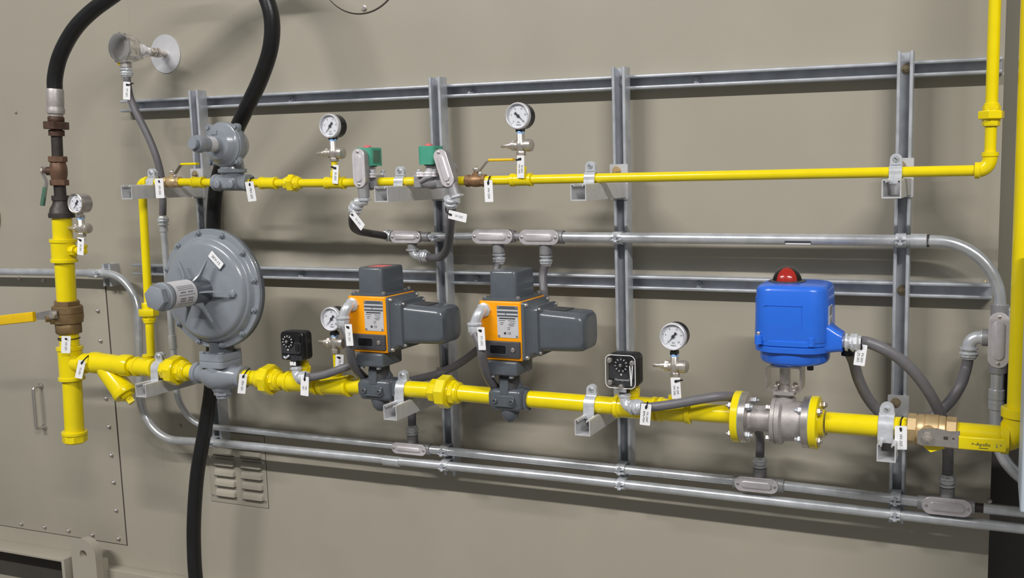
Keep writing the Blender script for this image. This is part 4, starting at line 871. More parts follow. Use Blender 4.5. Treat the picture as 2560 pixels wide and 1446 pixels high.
# shallow label rectangle (moulded) and side label
b = B(); ff = LO+DD/2-.0004
for x0,x1_,za,zb_ in ((-.34,.18,754,752.8),(.175,.18,845,752.8)): bx(b, xc+W*x0, xc+W*x1_, ff, ff+.0012, Zb(za), Zb(zb_))
t.part('moulded_line', b, 'blue', cv)
b = B(); bx(b, xc+W/2-.0008, xc+W/2+.0010, LO-.0, LO+.052, Zb(822), Zb(757), .0002); sl = t.part('side_label', b, 'silverlbl', label='silver printed label on the side')
b = B()
for k in range(5): bx(b, xc+W/2+.0009, xc+W/2+.0013, LO+.006, LO+.046, Zb(762+k*4.4), Zb(760+k*4.4))
for k in range(8): bx(b, xc+W/2+.0009, xc+W/2+.0013, LO+.01, LO+.026+.004*(k%3), Zb(790+k*3.6), Zb(788.6+k*3.6))
t.part('printing', b, 'ink', sl)
# indicator
zt_ = Zb(706); ic = V(A(1966,700,LO).x, yb+.01, zt_-.001)
b = B(); lathe(b, ic, Z_, [(0,.046),(.004,.046),(.005,.042)], 40); t.part('indicator_base', b, 'dgrey2')
def dome_sector(bm, R, a0, a1, n=10, mrow=8):
    rows = [[bm.verts.new(ic + V(R*math.cos(ph)*math.cos(a0+(a1-a0)*i/n), R*math.cos(ph)*math.sin(a0+(a1-a0)*i/n), .004+R*math.sin(ph)*.92)) for i in range(n+1)] for ph in [PI/2*.97*j/mrow for j in range(mrow+1)]]
    for r1, r2 in zip(rows, rows[1:]):
        for i in range(n): bm.faces.new((r1[i], r1[i+1], r2[i+1], r2[i]))
for k in range(4):
    b = B(); a0 = -PI/2 - .62 + k*PI/2; dome_sector(b, .0355, a0+.0, a0+PI/2-.02)
    bmesh.ops.solidify(b, geom=list(b.faces), thickness=.002); t.part('indicator_sector', b, 'red' if k % 2 == 0 else 'black', label='red indicator sector' if k % 2 == 0 else 'black indicator sector')
b = B(); lathe(b, ic, Z_, [(.004+.0385*math.sin(PI/2*j/9)*.95, .0385*math.cos(PI/2*j/9)) for j in range(10)], 36); t.part('indicator_dome', b, 'glass', label='clear dome')
# ================================================================== PRESSURE SWITCHES
def switch(c, label, clear, sx=.082, sz=.088):
    """c = centre of the front face"""
    t = Thing('pressure_switch', label, 'switch', c, 'black pressure switches'); dp = .052
    b = B(); prism(b, rrect(sx,sz,.014,6), c+Y_*dp, X_, Z_, OUT, dp-.012, .002); hs = t.part('housing', b, 'black')
    b = B(); prism(b, rrect(sx+.002,sz+.002,.015,6), c+Y_*.030, X_, Z_, OUT, .005); t.part('parting_rim', b, 'blackm')
    b = B(); prism(b, rrect(sx*.86,sz*.42,.006,4), c+V(-sx*.03,.0125,-sz*.05), X_, Z_, OUT, .004, .001); prism(b, rrect(sx*.9,sz*.15,.004,4), c+V(-sx*.02,.0125,-sz*.40), X_, Z_, OUT, .003, .001); t.part('front_plate', b, 'blackm')
    k = c+V(-sx*(.12 if not clear else .03),.009,sz*.17)
    b = B(); lathe(b, k, OUT, [(0,.0205),(.003,.0205),(.004,.018),(.0045,.010),(.008,.009)], 32); kn = t.part('dial_knob', b, 'black')
    b = B()
    for j in range(11):
        a = math.radians(250-32*j); u = V(math.cos(a),0,math.sin(a)); box(b, k+u*.0160+OUT*.0042, .0046, .0005, .0023, rot=Matrix.Rotation(-a,3,'Y'))
    box(b, k+V(0,-.0032,-.025), .004, .0006, .005); t.part('dial_numbers', b, 'inkw', kn)
    b = B(); lathe(b, k, OUT, [(.008,.0045),(.0105,.0042),(.0115,.002)], 14); t.part('dial_screw', b, 'steel', kn)
    if clear:
        b = B(); o = rrect(sx*1.0,sz*.99,.014,6); i = rrect(sx*.93,sz*.92,.012,6); n = len(o); rs = []
        for pts, d in ((o,.012),(o,-.006),(i,-.0085)): rs.append([b.verts.new(c+V(a,d,e)) for a, e in pts])
        rings(b, rs, False, True); t.part('cover', b, 'clear', label='clear plastic cover')
        b = B(); oo = rrect(sx*1.0,sz*.99,.014,6); pts = [c+V(a,-.0065,e) for a, e in oo]; tube(b, pts+[pts[0]], .0011, 6); 
        for xx in (.33,.42): tube(b, [c+V(sx*xx,-.0085,sz*.20), c+V(sx*(.37),-.0085,-sz*.40)], .0016, 6)
        t.part('cover_edge', b, 'inkw', label='bright moulded cover edge')
        for sx_, sz_ in ((-.36,.33),(.40,.28),(-.36,-.34),(0.02,-.45)):
            b = B(); lathe(b, c+V(sx*sx_,-.0085,sz*sz_), OUT, [(-.010,.0065),(.001,.0065),(.002,.004)], 14); t.part('cover_screw', b, 'steel')
        text_part(t, 'Honeywell', .0095, c+V(0,.0052,-sz*.27), X_, Z_, 'inkw', None)
    else:
        b = B(); tube(b, catmull([c+V(-sx*.30,.005,-sz*.36), c+V(-sx*.22,.003,-sz*.40), c+V(-sx*.12,.004,-sz*.34), c+V(-sx*.08,.006,-sz*.31)], 6), .0032, 10); t.part('earth_clip', b, 'zinc')
        b = B(); tube(b, catmull([c+V(sx*.36,.002,sz*.25), c+V(sx*.32,.0,-sz*.1), c+V(sx*.2,.001,-sz*.38), c+V(sx*.1,.004,-sz*.56)], 8), .0009, 6); t.part('retaining_wire', b, 'blackm')
        b = B(); prism(b, rrect(sx*.40,sz*.26,.003,3), c+V(sx*.2,.0125,sz*.28), X_, Z_, OUT, .004, .001); prism(b, rrect(sx*.16,sz*.26,.002,3), c+V(sx*.28,.0125,-sz*.02), X_, Z_, OUT, .006, .001); t.part('micro_switch', b, 'black')
    b = B(); pb = c+V(-sx*.04,.030,-sz/2+.002); cyl(b, pb, pb-Z_*.026, .0145, 20); t.part('conduit_hub', b, 'black')
    b = B(); pc = pb-Z_*.012; bx(b, pc.x-.011, pc.x+.011, -pc.y+.0135, -pc.y+.0155, pc.z-.006, pc.z+.006, .001); t.part('hub_label', b, 'white' if not clear else 'silverlbl')
    return pb - Z_*.026
c1 = A(723,868,.3684); H1 = switch(c1, 'black pressure switch with cover off and bare dial, right of the big regulator', False)
c2 = A(1553,929,.3684); H2 = switch(c2, 'black pressure switch under a clear cover, left of the lower right gauge', True)
for cc, cs, lb in ((cA, c1, 'yellow nipple carrying the open black pressure switch'), (cC, c2, 'yellow nipple carrying the clear-covered pressure switch')):
    zt_s = cs.z - .012; base = V(cc.x, cc.y, cc.z+.04)
    t = Thing('pipe_nipple', lb, 'nipple', base, 'small yellow vertical nipples')
    b = B(); pth = fillet([base, V(base.x, base.y, zt_s), V(cs.x+.03, -.33, zt_s)], .012, 6) if abs(base.x-cs.x) < .2 else [base, base+Z_*.1]
    tube(b, pth, .0095, 16); t.part('nipple', b, 'yellow')
    b = B(); hexa(b, base, Z_, -.002, .014, .0175, n=6); hexa(b, base, Z_, .014, .028, .0145, n=6, a0=.2); t.part('bushing', b, 'yellow')
# ================================================================== CONDUIT BODIES
def conduit_body(c, long, L, W, D, r, hubs, label, hub2=None, cover=None, open_dir=OUT):
    """c = centre of the cover face, long = long axis; hubs = [(direction, length, offset along the long axis)]"""
    t = Thing('conduit_junction', label, 'conduit body', c, 'cast conduit bodies'); u = long.normalized(); w = open_dir; v = w.cross(u).normalized()
    def stad(l, h, n=10): return [(s*(l/2-h/2) + h/2*math.cos(a), h/2*math.sin(a)) for s, a in [(1 if k <= n else -1, -PI/2 + PI*k/n + (0 if k <= n else -PI/n*0)) for k in range(2*n+2)]] if False else rrect(l, h, h/2-.0005, n)
    b = B(); o = c - w*(D+.003)
    rs = []
    for d, k in ((0,.72),(D*.25,.9),(D*.6,.97),(D,.97)): rs.append([b.verts.new(o + w*d + u*a + v*(e*k)) for a, e in stad(L*.97, W)])
    rings(b, rs); ctr = c - w*(D*.52+.003)
    for d, ln, oo in hubs:
        s = ctr + u*oo; lathe(b, s, d, [(0,r*1.25),(ln-.001,r*1.3),(ln,r*1.1)], 22)
    t.part('body', b, 'alugrey')
    b = B(); rs = []
    for d, dl in ((-.003,0),(-.0008,0),(0,-.002),(0,-.020),(.0035,-.026),(.0045,-.031)): 
        pts = stad(L+dl, W+dl) if dl > -.01 else stad(L*.72+dl*.15, (W+dl*.9))
        rs.append([b.verts.new(c + w*d + u*a + v*e) for a, e in pts])
    rings(b, rs); cv = t.part('cover', b, 'alu')
    for s in (-1,1):
        b = B(); p = c + u*s*(L/2 - W*.22); lathe(b, p, w, [(0,.0042),(.002,.004),(.003,.002)], 14); sc = t.part('cover_screw', b, 'steel', cv)
    return ctr, t
OC = .1
cc1 = A(1012,593,.1246); ctr1, _ = conduit_body(cc1, V(1,0,0), A(1050,593,.1246).x-A(975,593,.1246).x, .038, .034, .0115, [(X_,.075,0),(-X_,.058,0),(-Z_,.040,.012)], 'small conduit body left of the second vertical strut, fed by both solenoid cables')
cc2 = A(1229,592,.1264); ctr2, _ = conduit_body(cc2, X_, A(1279,592,.1264).x-A(1178,592,.1264).x, .044, .038, .0140, [(X_,.066,0),(-X_,.062,0),(-Z_,.050,.010)], 'left of the two adjoining conduit bodies in the middle of the wall')
cc3 = A(1346,594,.1264); ctr3, _ = conduit_body(cc3, X_, A(1396,594,.1264).x-A(1297,594,.1264).x, .044, .038, .0150, [(X_,.072,0),(-X_,.060,0),(-Z_,.052,.012)], 'right of the two adjoining conduit bodies in the middle of the wall')
ccr = A(2497,852,.1308); ctrr, _ = conduit_body(ccr, Z_, A(2497,781,.1308).z-A(2497,920,.1308).z, .050, .040, .0168, [(Z_,.088,0),(-Z_,.086,0),(-X_,.040,.002)], 'upright conduit body near the right edge below the curved conduit')
def tilt(px0, py0, px1, py1): return (A(px1,py1,.12)-A(px0,py0,.12))
cb1 = A(1021,1124,.1246); ub = V(1,0,0); ctrb1, _ = conduit_body(cb1, ub, A(1065,1124,.1246).x-A(980,1124,.1246).x, .036, .034, .0135, [(ub,.070,0),(-ub,.060,0),(Z_,.042,.004)], 'conduit body on the lower twin conduits at left, under the first orange actuator')
cb2 = A(1890,1214,.1246); ctrb2, _ = conduit_body(cb2, ub, A(1945,1214,.1246).x-A(1836,1214,.1246).x, .042, .036, .0150, [(ub,.075,0),(-ub,.070,0),(Z_,.045,.006)], 'conduit body on the lower twin conduits below the flanged valve')
cb3 = A(2367,1269,.1246); ctrb3, _ = conduit_body(cb3, ub, A(2430,1269,.1246).x-A(2304,1269,.1246).x, .046, .036, .0150, [(ub,.069,0),(-ub,.074,0),(Z_,.048,-.001)], 'conduit body on the lower twin conduits below the big brass valve')
# solenoid junction bodies
cs1 = A(896,421,.3306); ls1 = A(897,372,.3306).z-A(897,468,.3306).z; ctrs1, _ = conduit_body(cs1, Z_, ls1*1.02, .041, .032, .0125, [(-Z_,ls1/2+.030,0),((S1+V(0,0,.072))-(cs1+V(0,.02,.01)),.035,0)], 'upright conduit body in front of the first green solenoid coil')
pt, pb = A(1094,374,.3306), A(1123,467,.3306); us2 = (pt-pb); ls2 = us2.length*1.0; cs2 = (pt+pb)/2
ctrs2, _ = conduit_body(cs2, us2, ls2, .041, .032, .0125, [(-us2.normalized(),ls2/2+.028,0),(Y_,.03,0)], 'tilted conduit body in front of the second green solenoid coil')
# ================================================================== RIGID CONDUIT
def cpipe(pts, r, label, m='emt', rad=None):
    b = B(); tube(b, fillet(pts, rad, 14) if rad else pts, r, 24); return solo('conduit', b, m, label, 'conduit', pts[0], 'rigid metal conduit runs')
def AC(px, py, off=OC): return A(px, py, off)
zT = ctr1.z
p = lambda x, y, c: V(AC(x,y).x, c.y, c.z)
cpipe([ctr1+V(.07,0,0), V(ctr2.x-.055,ctr1.y,ctr2.z)], .0108, 'thin conduit between small conduit body and the middle pair')
cpipe([ctr2+V(.06,0,0), V(ctr3.x-.055,ctr3.y,ctr3.z)], .0125, 'very short conduit nipple between the two middle conduit bodies', 'alugrey')
xR, xL = ctrr.x, ctr3.x+.068
yc_ = -.102
zt0 = ctr3.z; ztr = AC(2300,602).z
t = Thing('conduit', 'big conduit running right above the blue actuator and bending down at the right', 'conduit', V(xL,ctr3.y,zt0), 'rigid metal conduit runs')
b = B(); rb = AC(2500,590).x-AC(2330,590).x
tube(b, fillet([V(xL,ctr3.y,zt0), V(AC(2300,602).x,yc_,ztr), V(xR,ctrr.y,ztr-.001), V(xR,ctrr.y,ctrr.z+.084)], .165, 18), .0152, 24); t.part('tube', b, 'emt')
b = B(); e0, e1 = V(AC(2276,602).x,yc_,ztr), V(AC(2318,602).x,yc_,ztr); lathe(b, e0, X_, [(0,.0165),(.001,.0185),(e1.x-e0.x-.001,.0185),(e1.x-e0.x,.0165)], 24); t.part('coupling', b, 'emt')
b = B(); lathe(b, e1, X_, [(0,.0158),(.006,.0158)], 20); t.part('dark_thread', b, 'dark')
b = B(); c0 = AC(1997,606,.1158); bx(b, AC(1965,605).x, AC(2030,607).x, -yc_+.0135, -yc_+.0158, ztr-.0085, ztr-.003); t.part('stamp', b, 'ink', label='black and white maker stamp on the conduit')
b = B(); bx(b, AC(1967,605).x, AC(2029,607).x, -yc_+.0125, -yc_+.0150, ztr-.012, ztr-.0085); t.part('stamp_white', b, 'white')
t = Thing('conduit', 'conduit dropping from the upright conduit body and curving off to the right', 'conduit', V(xR,ctrr.y,ctrr.z-.08), 'rigid metal conduit runs')
b = B(); zc1 = AC(2512,1150).z
tube(b, fillet([V(xR,ctrr.y,ctrr.z-.08), V(xR-.002,ctrr.y,zc1), V(xR+.30,ctrr.y+.005,zc1-.19)], .16, 14), .0158, 24); t.part('tube', b, 'emt')
b = B(); za, zb = AC(2495,972).z, AC(2495,1022).z; lathe(b, V(xR-.001,ctrr.y,zb), Z_, [(0,.017),(.001,.0195),(.02,.0195),(.0205,.018),(.027,.018),(.0275,.0195),(za-zb-.001,.0195),(za-zb,.017)], 24); t.part('coupling', b, 'emt')
# lower twin conduits
yb_ = ctrb1.y
def Q(px, py): q = AC(px, py); return V(q.x, yb_, q.z)
t = Thing('conduit', 'upper of the twin conduits, bending down from behind the big regulator', 'conduit', Q(411,580), 'rigid metal conduit runs')
pth = fillet([Q(411,572), Q(421,700), Q(441,935), Q(447,1058), V(ctrb1.x-.055,yb_,ctrb1.z)], .13, 14)
b = B(); tube(b, pth, .0108, 20); t.part('tube', b, 'emt')
for ya, yb2, xa_, xb_ in ((560,580,410,412),(838,872,432.5,435.5)):
    b = B(); q, r2 = Q(xa_,ya), Q(xb_,yb2); cyl(b, q, r2, .0135, 20, .001); t.part('coupling', b, 'emt')
cpipe([ctrb1+V(.066,0,0), V(ctrb2.x-.066,ctrb2.y,ctrb2.z)], .0135, 'upper twin conduit between the left and middle lower conduit bodies')
cpipe([ctrb2+V(.072,0,0), V(ctrb3.x-.07,ctrb3.y,ctrb3.z)], .0138, 'upper twin conduit between the middle and right lower conduit bodies')
cpipe([V(AC(2459,1268).x,ctrb3.y,ctrb3.z), V(AC(2459,1268).x+.5,ctrb3.y,ctrb3.z-.002)], .0138, 'upper twin conduit running off the right edge of the photo')
b = B(); cyl(b, ctrb3+V(.060,0,0), V(AC(2462,1268).x,ctrb3.y,ctrb3.z), .0122, 16); solo('conduit_nipple', b, 'iron', 'dark threaded nipple right of the rightmost lower conduit body', 'nipple', ctrb3+V(.07,0,0))
t = Thing('conduit', 'lower of the twin conduits, coming from the left edge around two bends', 'conduit', A(240,684,.0600), 'rigid metal conduit runs')
zl = [A(-60,679,.0600), A(240,684,.0600)]
b = B(); dn0, dn1 = A(351,800,.0850), Q(352,985)
pth = fillet([zl[0], A(120,681,.0600), A(343,686,.0650), dn1, Q(360,1096), Q(545,1107), Q(1400,1192), V(AC(2560,1324).x+.4,yb_,Q(2560,1324).z)], .15, 14)
b = B(); tube(b, pth, .0138, 22); t.part('tube', b, 'emt')
b = B(); q = Q(1000,1154); cyl(b, Q(962,1150), Q(1003,1154.5), .0162, 22, .001); t.part('coupling', b, 'emt')
b = B(); cyl(b, A(222,683,.0600), A(243,684,.0610), .0165, 20, .002); t.part('coupling', b, 'emt')
def conduit_clamp(c, r, label, back=.083):
    t = Thing('conduit_clamp', label, 'clamp', c, 'strut clamps holding the conduits'); x = c.x
    for s, nm in ((1,'upper_strap'),(-1,'lower_strap')):
        rr = r+.0015; pth = [V(x,-back+.006,c.z+s*(rr+.001)), V(x,c.y+.004,c.z+s*(rr+.001))]
        for k in range(9):
            a = PI*.5*k/10; pth.append(V(x, c.y-rr*math.sin(a), c.z+s*rr*math.cos(a)))
        pth.append(V(x, c.y-rr-.010, c.z+s*.0045))
        b = B(); ribbon(b, pth, X_, .026, .0024); t.part(nm, b, 'clampz')
    b = B(); p = V(x,c.y-r-.009,c.z+.007); lathe(b, p, Z_, [(0,.0055),(.004,.005),(.005,.003)], 12); cyl(b, p-Z_*.02, p, .003, 10); hexa(b, p-Z_*.018, Z_, 0, .005, .0058); t.part('screw', b, 'zinc')
conduit_clamp(V(SX[1],ctr1.y,ctr1.z), .0108, 'strut clamp on thin conduit at second vertical strut, middle height')
conduit_clamp(V(SX[2],(ctr3.y+yc_)/2,(zt0+ztr)/2-.001), .0152, 'strut clamp on the big conduit at third vertical strut, middle height')
conduit_clamp(V(SX[3],yc_,ztr), .0152, 'strut clamp on the big conduit at rightmost vertical strut')
for i, (xa_, lbs) in enumerate(((0,''),(1,'second'),(2,'third'),(3,'rightmost'))):
    if i == 0:
        conduit_clamp(V(SX[0], yb_, Q(536,1107).z), .0138, 'strut clamp on the lower twin conduit behind the black hose'); continue
    x = SX[i]
    u0, u1 = (ctrb1, ctrb2) if i < 3 else (ctrb2, ctrb3)
    zu = u0.z + (u1.z-u0.z)*(x-u0.x)/(u1.x-u0.x)
    a0, a1 = Q(545,1107), Q(1400,1192); a2 = Q(2560,1324)
    zl_ = a0.z+(a1.z-a0.z)*(x-a0.x)/(a1.x-a0.x) if x < a1.x else a1.z+(a2.z-a1.z)*(x-a1.x)/(a2.x+.4-a1.x)
    conduit_clamp(V(x,yb_,zu), .0136, 'strut clamp on the upper twin conduit at the %s vertical strut' % lbs)
    conduit_clamp(V(x,yb_,zl_), .0138, 'strut clamp on the lower twin conduit at the %s vertical strut' % lbs)
conduit_clamp(V(xs_ := A(266,690,.0410).x, -.061, A(264,685,.0600).z), .0138, 'strut clamp on the left conduit at the short strut stub', .041)
# ================================================================== FLEXIBLE CONDUITS
def connector(t, p, d, r, L=.034, m='clampz', big=True):
    """liquid tight connector starting at fitting face p, pointing along d towards the hose"""
    d = d.normalized(); b = B(); lathe(b, p, d, [(0,r*1.05),(L*.12,r*1.05),(L*.13,r*1.62),(L*.26,r*1.64),(L*.28,r*1.2),(L*.42,r*1.2)], 24); c = t.part('connector', b, m)
    b = B(); lathe(b, p, d, [(L*.40,r*1.3),(L*.42,r*1.56),(L*.80,r*1.6),(L*.86,r*1.38),(L,r*1.22)], 8); lathe(b, p, d, [(L*.46,r*1.44),(L*.52,r*1.72),(L*.6,r*1.72),(L*.64,r*1.44)], 24); t.part('gland_nut', b, m, c)
def elbow90(t, p, d0, d1, r, m='clampz', bend=.028):
    """elbow from p leaving along d0 then turning to d1; returns end point"""
    q = p + d0.normalized()*bend; e = q + d1.normalized()*bend; b = B(); tube(b, fillet([p, q, e], bend*.8, 10), r*1.2, 20)
    lathe(b, p, d0, [(0,r*1.55),(.004,r*1.55),(.005,r*1.3)], 8); t.part('elbow', b, m); return e
def flexible(label, pts, r, m='flex'):
    t = Thing('flexible_conduit', label, 'flexible conduit', pts[0], 'grey liquid tight flexible conduits')
    b = B(); tube(b, catmull(pts, 9), r, 20); t.part('jacket', b, m, label='dark jacket' if m == 'flexd' else None); return t
R1 = .0118
# sensor
s = SENS; pts = [s - Z_*.026, s - Z_*.05] + [A(*q) for q in ((326,245,.1572),(345,290,.1528),(372,345,.1440),(393,400,.1352),(404,450,.1220),(407,495,.1070))] + [Q(409,538)]
t = flexible('grey flexible conduit hanging from the temperature sensor head', pts, R1)
connector(t, s, -Z_, R1, .032); connector(t, Q(411,566), Q(409,530)-Q(411,566), R1*.95, .034)
# solenoid 1
e = ctrs1 - Z_*(ls1/2+.028)
n1 = A(884,532,.3068); t = flexible('short dark flexible conduit curling from first solenoid body to small conduit body', [n1, A(881,550,.2936), A(884,568,.2584), A(897,578,.2144), A(920,583,.1704), A(945,587,.1396), ctr1-X_*.075], .0115, 'flexd')
mid = A(894,506,.3156)
b = B(); tube(b, [e, e-Z_*.012, mid, mid+(n1-mid)*.3], [.0135,.0145,.0145,.0135], 18); t.part('elbow', b, 'clampz')
b = B(); hexa(b, e-Z_*.004, -Z_, 0, .007, .0185); t.part('lock_nut', b, 'clampz'); connector(t, mid+(n1-mid)*.1, n1-mid, .0118, (n1-mid).length*.95)
connector(t, ctr1-X_*.056, -X_+Z_*.15, .0108, .034)
# solenoid 2
e = ctrs2 - us2.normalized()*(ls2/2+.026); n1 = A(1130,518,.2980); hubc1 = ctr1 + V(.012,0,-.038)
el_ = hubc1 + V(.030,-.002,-.022)
t = flexible('dark flexible conduit looping from tilted solenoid body under the thin conduit', [n1, A(1128,545,.2760), A(1124,585,.2320), A(1119,618,.1880), A(1104,641,.1440), A(1080,645,.1158), el_+X_*.02], .0122, 'flex')
b = B(); tube(b, [e, e-us2.normalized()*.010, A(1128,498,.3112), n1], [.0135,.0145,.0145,.0130], 18); t.part('elbow', b, 'clampz')
b = B(); hexa(b, e, -us2, 0, .007, .0185); t.part('lock_nut', b, 'clampz'); q = A(1127,492,.3156); connector(t, q, n1-q, .0122, (n1-q).length)
b = B(); tube(b, fillet([hubc1, hubc1-Z_*.024, el_+X_*.004], .02, 6), .0128, 18); hexa(b, hubc1, -Z_, 0, .006, .017); t.part('elbow', b, 'clampz'); connector(t, el_-X_*.004, X_, .0122, .032)
# drops under the middle conduit bodies
h2 = ctr2 + V(.010,0,-.048); t = flexible('grey flexible conduit from left middle conduit body passing behind second actuator to the first valve', [h2-Z_*.02] + [A(*q) for q in ((1241,680,.1176),(1244,740,.1440),(1240,810,.1660),(1218,852,.1836),(1192,877,.1924),(1150,908,.2012),(1100,933,.2100),(1055,945,.2144),(1010,955,.2232),(968,962,.2364))], .0118); connector(t, h2, -Z_, R1, .036)
h3 = ctr3 + V(.012,0,-.050); t = flexible('grey flexible conduit dropping from right middle conduit body behind second actuator', [h3-Z_*.02] + [A(*q) for q in ((1357,690,.1132),(1360,730,.1308),(1362,765,.1616),(1363,800,.2012))], .0122); connector(t, h3, -Z_, R1, .036)
# actuators
for E, px0, lb, pts, mm in ((E1,0,'grey flexible conduit from first orange actuator elbow down behind the yellow pipe', [(873,850,.4080),(876,885,.3948),(886,915,.3640),(903,938,.3200),(930,958,.2672),(975,990,.2012),(1018,1018,.1440)], 'flex'),
                            (E2,0,'grey flexible conduit from second orange actuator elbow down behind the yellow pipe', [(1203,868,.4080),(1207,900,.3948),(1217,935,.3640),(1235,965,.3200),(1262,985,.2628)], 'flex')):
    el = E + OUT*.026; n0 = V(el.x-.013, el.y-.004, el.z-.036)
    P_ = [n0 - Z_*.02] + [A(*q) for q in pts]
    if E is E1: P_ += [V(ctrb1.x+.004, ctrb1.y, ctrb1.z+.13), V(ctrb1.x+.004, ctrb1.y, ctrb1.z+.070)]
    t = flexible(lb, P_, .0128)
    b = B(); tube(b, fillet([E, el, n0], .022, 8), .0145, 18); lathe(b, E, OUT, [(0,.0205),(.006,.0205),(.008,.017)], 8); t.part('elbow', b, 'clampz', label='shiny zinc elbow')
    b = B(); lathe(b, n0+Z_*.006, -Z_, [(0,.0175),(.003,.021),(.007,.021),(.008,.018)], 22); hexa(b, n0+Z_*.006, -Z_, .008, .028, .0175, .1, 8); lathe(b, n0+Z_*.006, -Z_, [(.028,.016),(.034,.0140)], 20); t.part('gland_nut', b, 'clampz')
    if E is E1: connector(t, V(ctrb1.x+.004, ctrb1.y, ctrb1.z+.040), Z_, .0122, .034)
# pressure switches
for H, lb, el, pts, in ((H1,'grey flexible conduit from the open pressure switch toward the first actuator',(738,938,.3508),[(775,944,.3640),(815,936,.3596),(855,922,.3508),(885,912,.3332),(910,905,.3024),(940,905,.2584)]),
                        (H2,'grey flexible conduit from clear-covered pressure switch toward the left yellow flange',(1572,1006,.3508),[(1630,1018,.3684),(1690,1010,.3640),(1750,999,.3508),(1800,992,.3288),(1838,995,.2892),(1868,1018,.2408),(1888,1060,.1880)])):
    n = A(*pts[0]); st_ = H - Z_*.034; P_ = [A(*q) for q in pts]
    if H is H2: P_ += [V(ctrb2.x+.006, ctrb2.y, ctrb2.z+.13), V(ctrb2.x+.006, ctrb2.y, ctrb2.z+.075)]
    el = V(H.x+.004, H.y-.004, H.z-.034); cd = (n - el).normalized(); s0 = el + cd*.03
    t = flexible(lb, [s0 + cd*.02] + P_, .0122)
    b = B(); tube(b, fillet([H+Z_*.004, el, el+cd*.03], .02, 8), .0145, 18); lathe(b, H, -Z_, [(0,.0185),(.005,.0185),(.006,.016)], 8); t.part('elbow', b, 'clampz')
    connector(t, el+cd*.016, cd, .0124, .042)
    if H is H2: connector(t, V(ctrb2.x+.006, ctrb2.y, ctrb2.z+.043), Z_, .0122, .034)
# blue actuator cables
hb3 = V(ctrb3.x-.001, ctrb3.y, ctrb3.z+.046)
t = flexible('thick grey flexible conduit arching from the blue actuator down behind the brass valve', [CE+V(.03,0,0)] + [A(*q) for q in ((2165,856,.3156),(2205,871,.3112),(2250,898,.2980),(2295,943,.2760),(2332,998,.2478),(2356,1050,.2144),(2368,1105,.1748),(2370,1150,.1352))] + [hb3+Z_*.05, hb3+Z_*.026], .0140)
connector(t, CE, X_, .0135, .042); connector(t, hb3, Z_, .0135, .036)
hr = ctrr + V(-.038,0,.002); qe = hr - X_*.030; ne = V(qe.x-.002, hr.y, A(2428,870,.1132).z); t = flexible('U shaped grey flexible conduit from the upright conduit body looping behind the yellow pipe', [V(CE.x+.006, CE.y+.030, CE.z-.020), A(2134,905,.2760), A(2145,945,.2584), A(2166,990,.2320), A(2196,1028,.2056), A(2235,1054,.1880), A(2280,1060,.1748), A(2325,1045,.1660), A(2370,1010,.157), A(2400,966,.146), ne-Z_*.058+X_*-.006, ne-Z_*.018], .0140)
b = B(); tube(b, fillet([hr+X_*.01, V(ne.x,hr.y,hr.z), ne], .024, 8), .0165, 18); lathe(b, hr, -X_, [(0,.019),(.004,.0195),(.005,.017)], 20); t.part('elbow', b, 'clampz'); connector(t, ne+Z_*.004, -Z_, .0140, .034)
b = B(); e = V(CE.x+.006, CE.y+.030, CE.z-.028); lathe(b, e+Z_*.012, -Z_, [(0,.010),(.004,.013),(.012,.015),(.022,.0155)], 16); t.part('end_gland', b, 'black')
# far right cabinet edge
cx0 = A(2552,1100,.4696).x; z0 = A(2548,1246,.4696).z
b = B(); bx(b, cx0, cx0+.5, .37, .57, z0, z0+.55, .006); solo('cabinet', b, 'cab', 'pale blue-grey cabinet corner at the right edge, in front of the yellow elbow', 'cabinet', V(cx0+.25,-.5,z0))
# ================================================================== TAGS
def tag(px, py, off, label, lines, tie, w=.027, h=.058, roll=0., yaw=0., pitch=0., side=0):
    c = A(px, py, off)
    rot = Matrix.Rotation(math.radians(yaw),3,'Z') @ Matrix.Rotation(math.radians(roll),3,'Y') @ Matrix.Rotation(math.radians(pitch),3,'X')
    u, v, n = rot @ X_, rot @ Z_, rot @ OUT
    t = Thing('identification_tag', label, 'tag', c, 'white identification tags')
    b = B(); prism(b, rrect(w,h,.002,3), c, u, v, n, .0011); pl_ = t.part('plate', b, 'white')
    b = B(); hole = c + v*(h*.5-.009); lathe(b, hole+n*.0009, n, [(0,.0030),(.0006,.0030)], 14); t.part('hole', b, 'dark', pl_)
    k = len(lines)
    for i, s in enumerate(lines):
        sz = .0092 if k == 1 else .0080
        text_part(t, s, sz, c - v*.006 + u*((i-(k-1)/2)*-.0088) + n*.0012, -v, u, 'ink' if side == 0 else 'inkg', pl_)
    pts = [hole + n*.0016] + [A(*q) for q in tie]
    b = B(); tube(b, catmull([hole - v*.0035 + n*.0014] + pts, 5), .0021, 8, True); hd = pts[1] if len(pts) > 1 else pts[0]
    box(b, hole + n*.0022 + (hd-hole).normalized()*.003, .0052, .004, .0052, .0008); t.part('zip_tie', b, 'tie')
YW = 22
tag(317,227,.205,'white tag on the grey cable just below the temperature sensor head',['TT-201'],[(322,212,.204),(333,208,.19)],.022,.058,roll=5,yaw=26)
tag(202,616,.3288,'white tag below the steel-cased gauge on the left riser',['PI-201'],[(196,598,.3288),(212,600,.3112)],.023,.058,roll=8,yaw=12)
tag(165,862,.3508,'white tag tied round the left riser just below the bronze ball valve',['HV-201'],[(146,847,.3464),(150,846,.3288)],.027,.058,roll=6,yaw=38)
b = B(); ring = [riser(847)+V(math.cos(a)*.0325,math.sin(a)*.0325,.001*math.cos(a)) for a in [2*PI*k/28 for k in range(29)]]; tube(b, ring, .0016, 8); solo('cable_tie', b, 'tie', 'black cable tie wrapped round the left riser above the big tee', 'cable tie', ring[0])
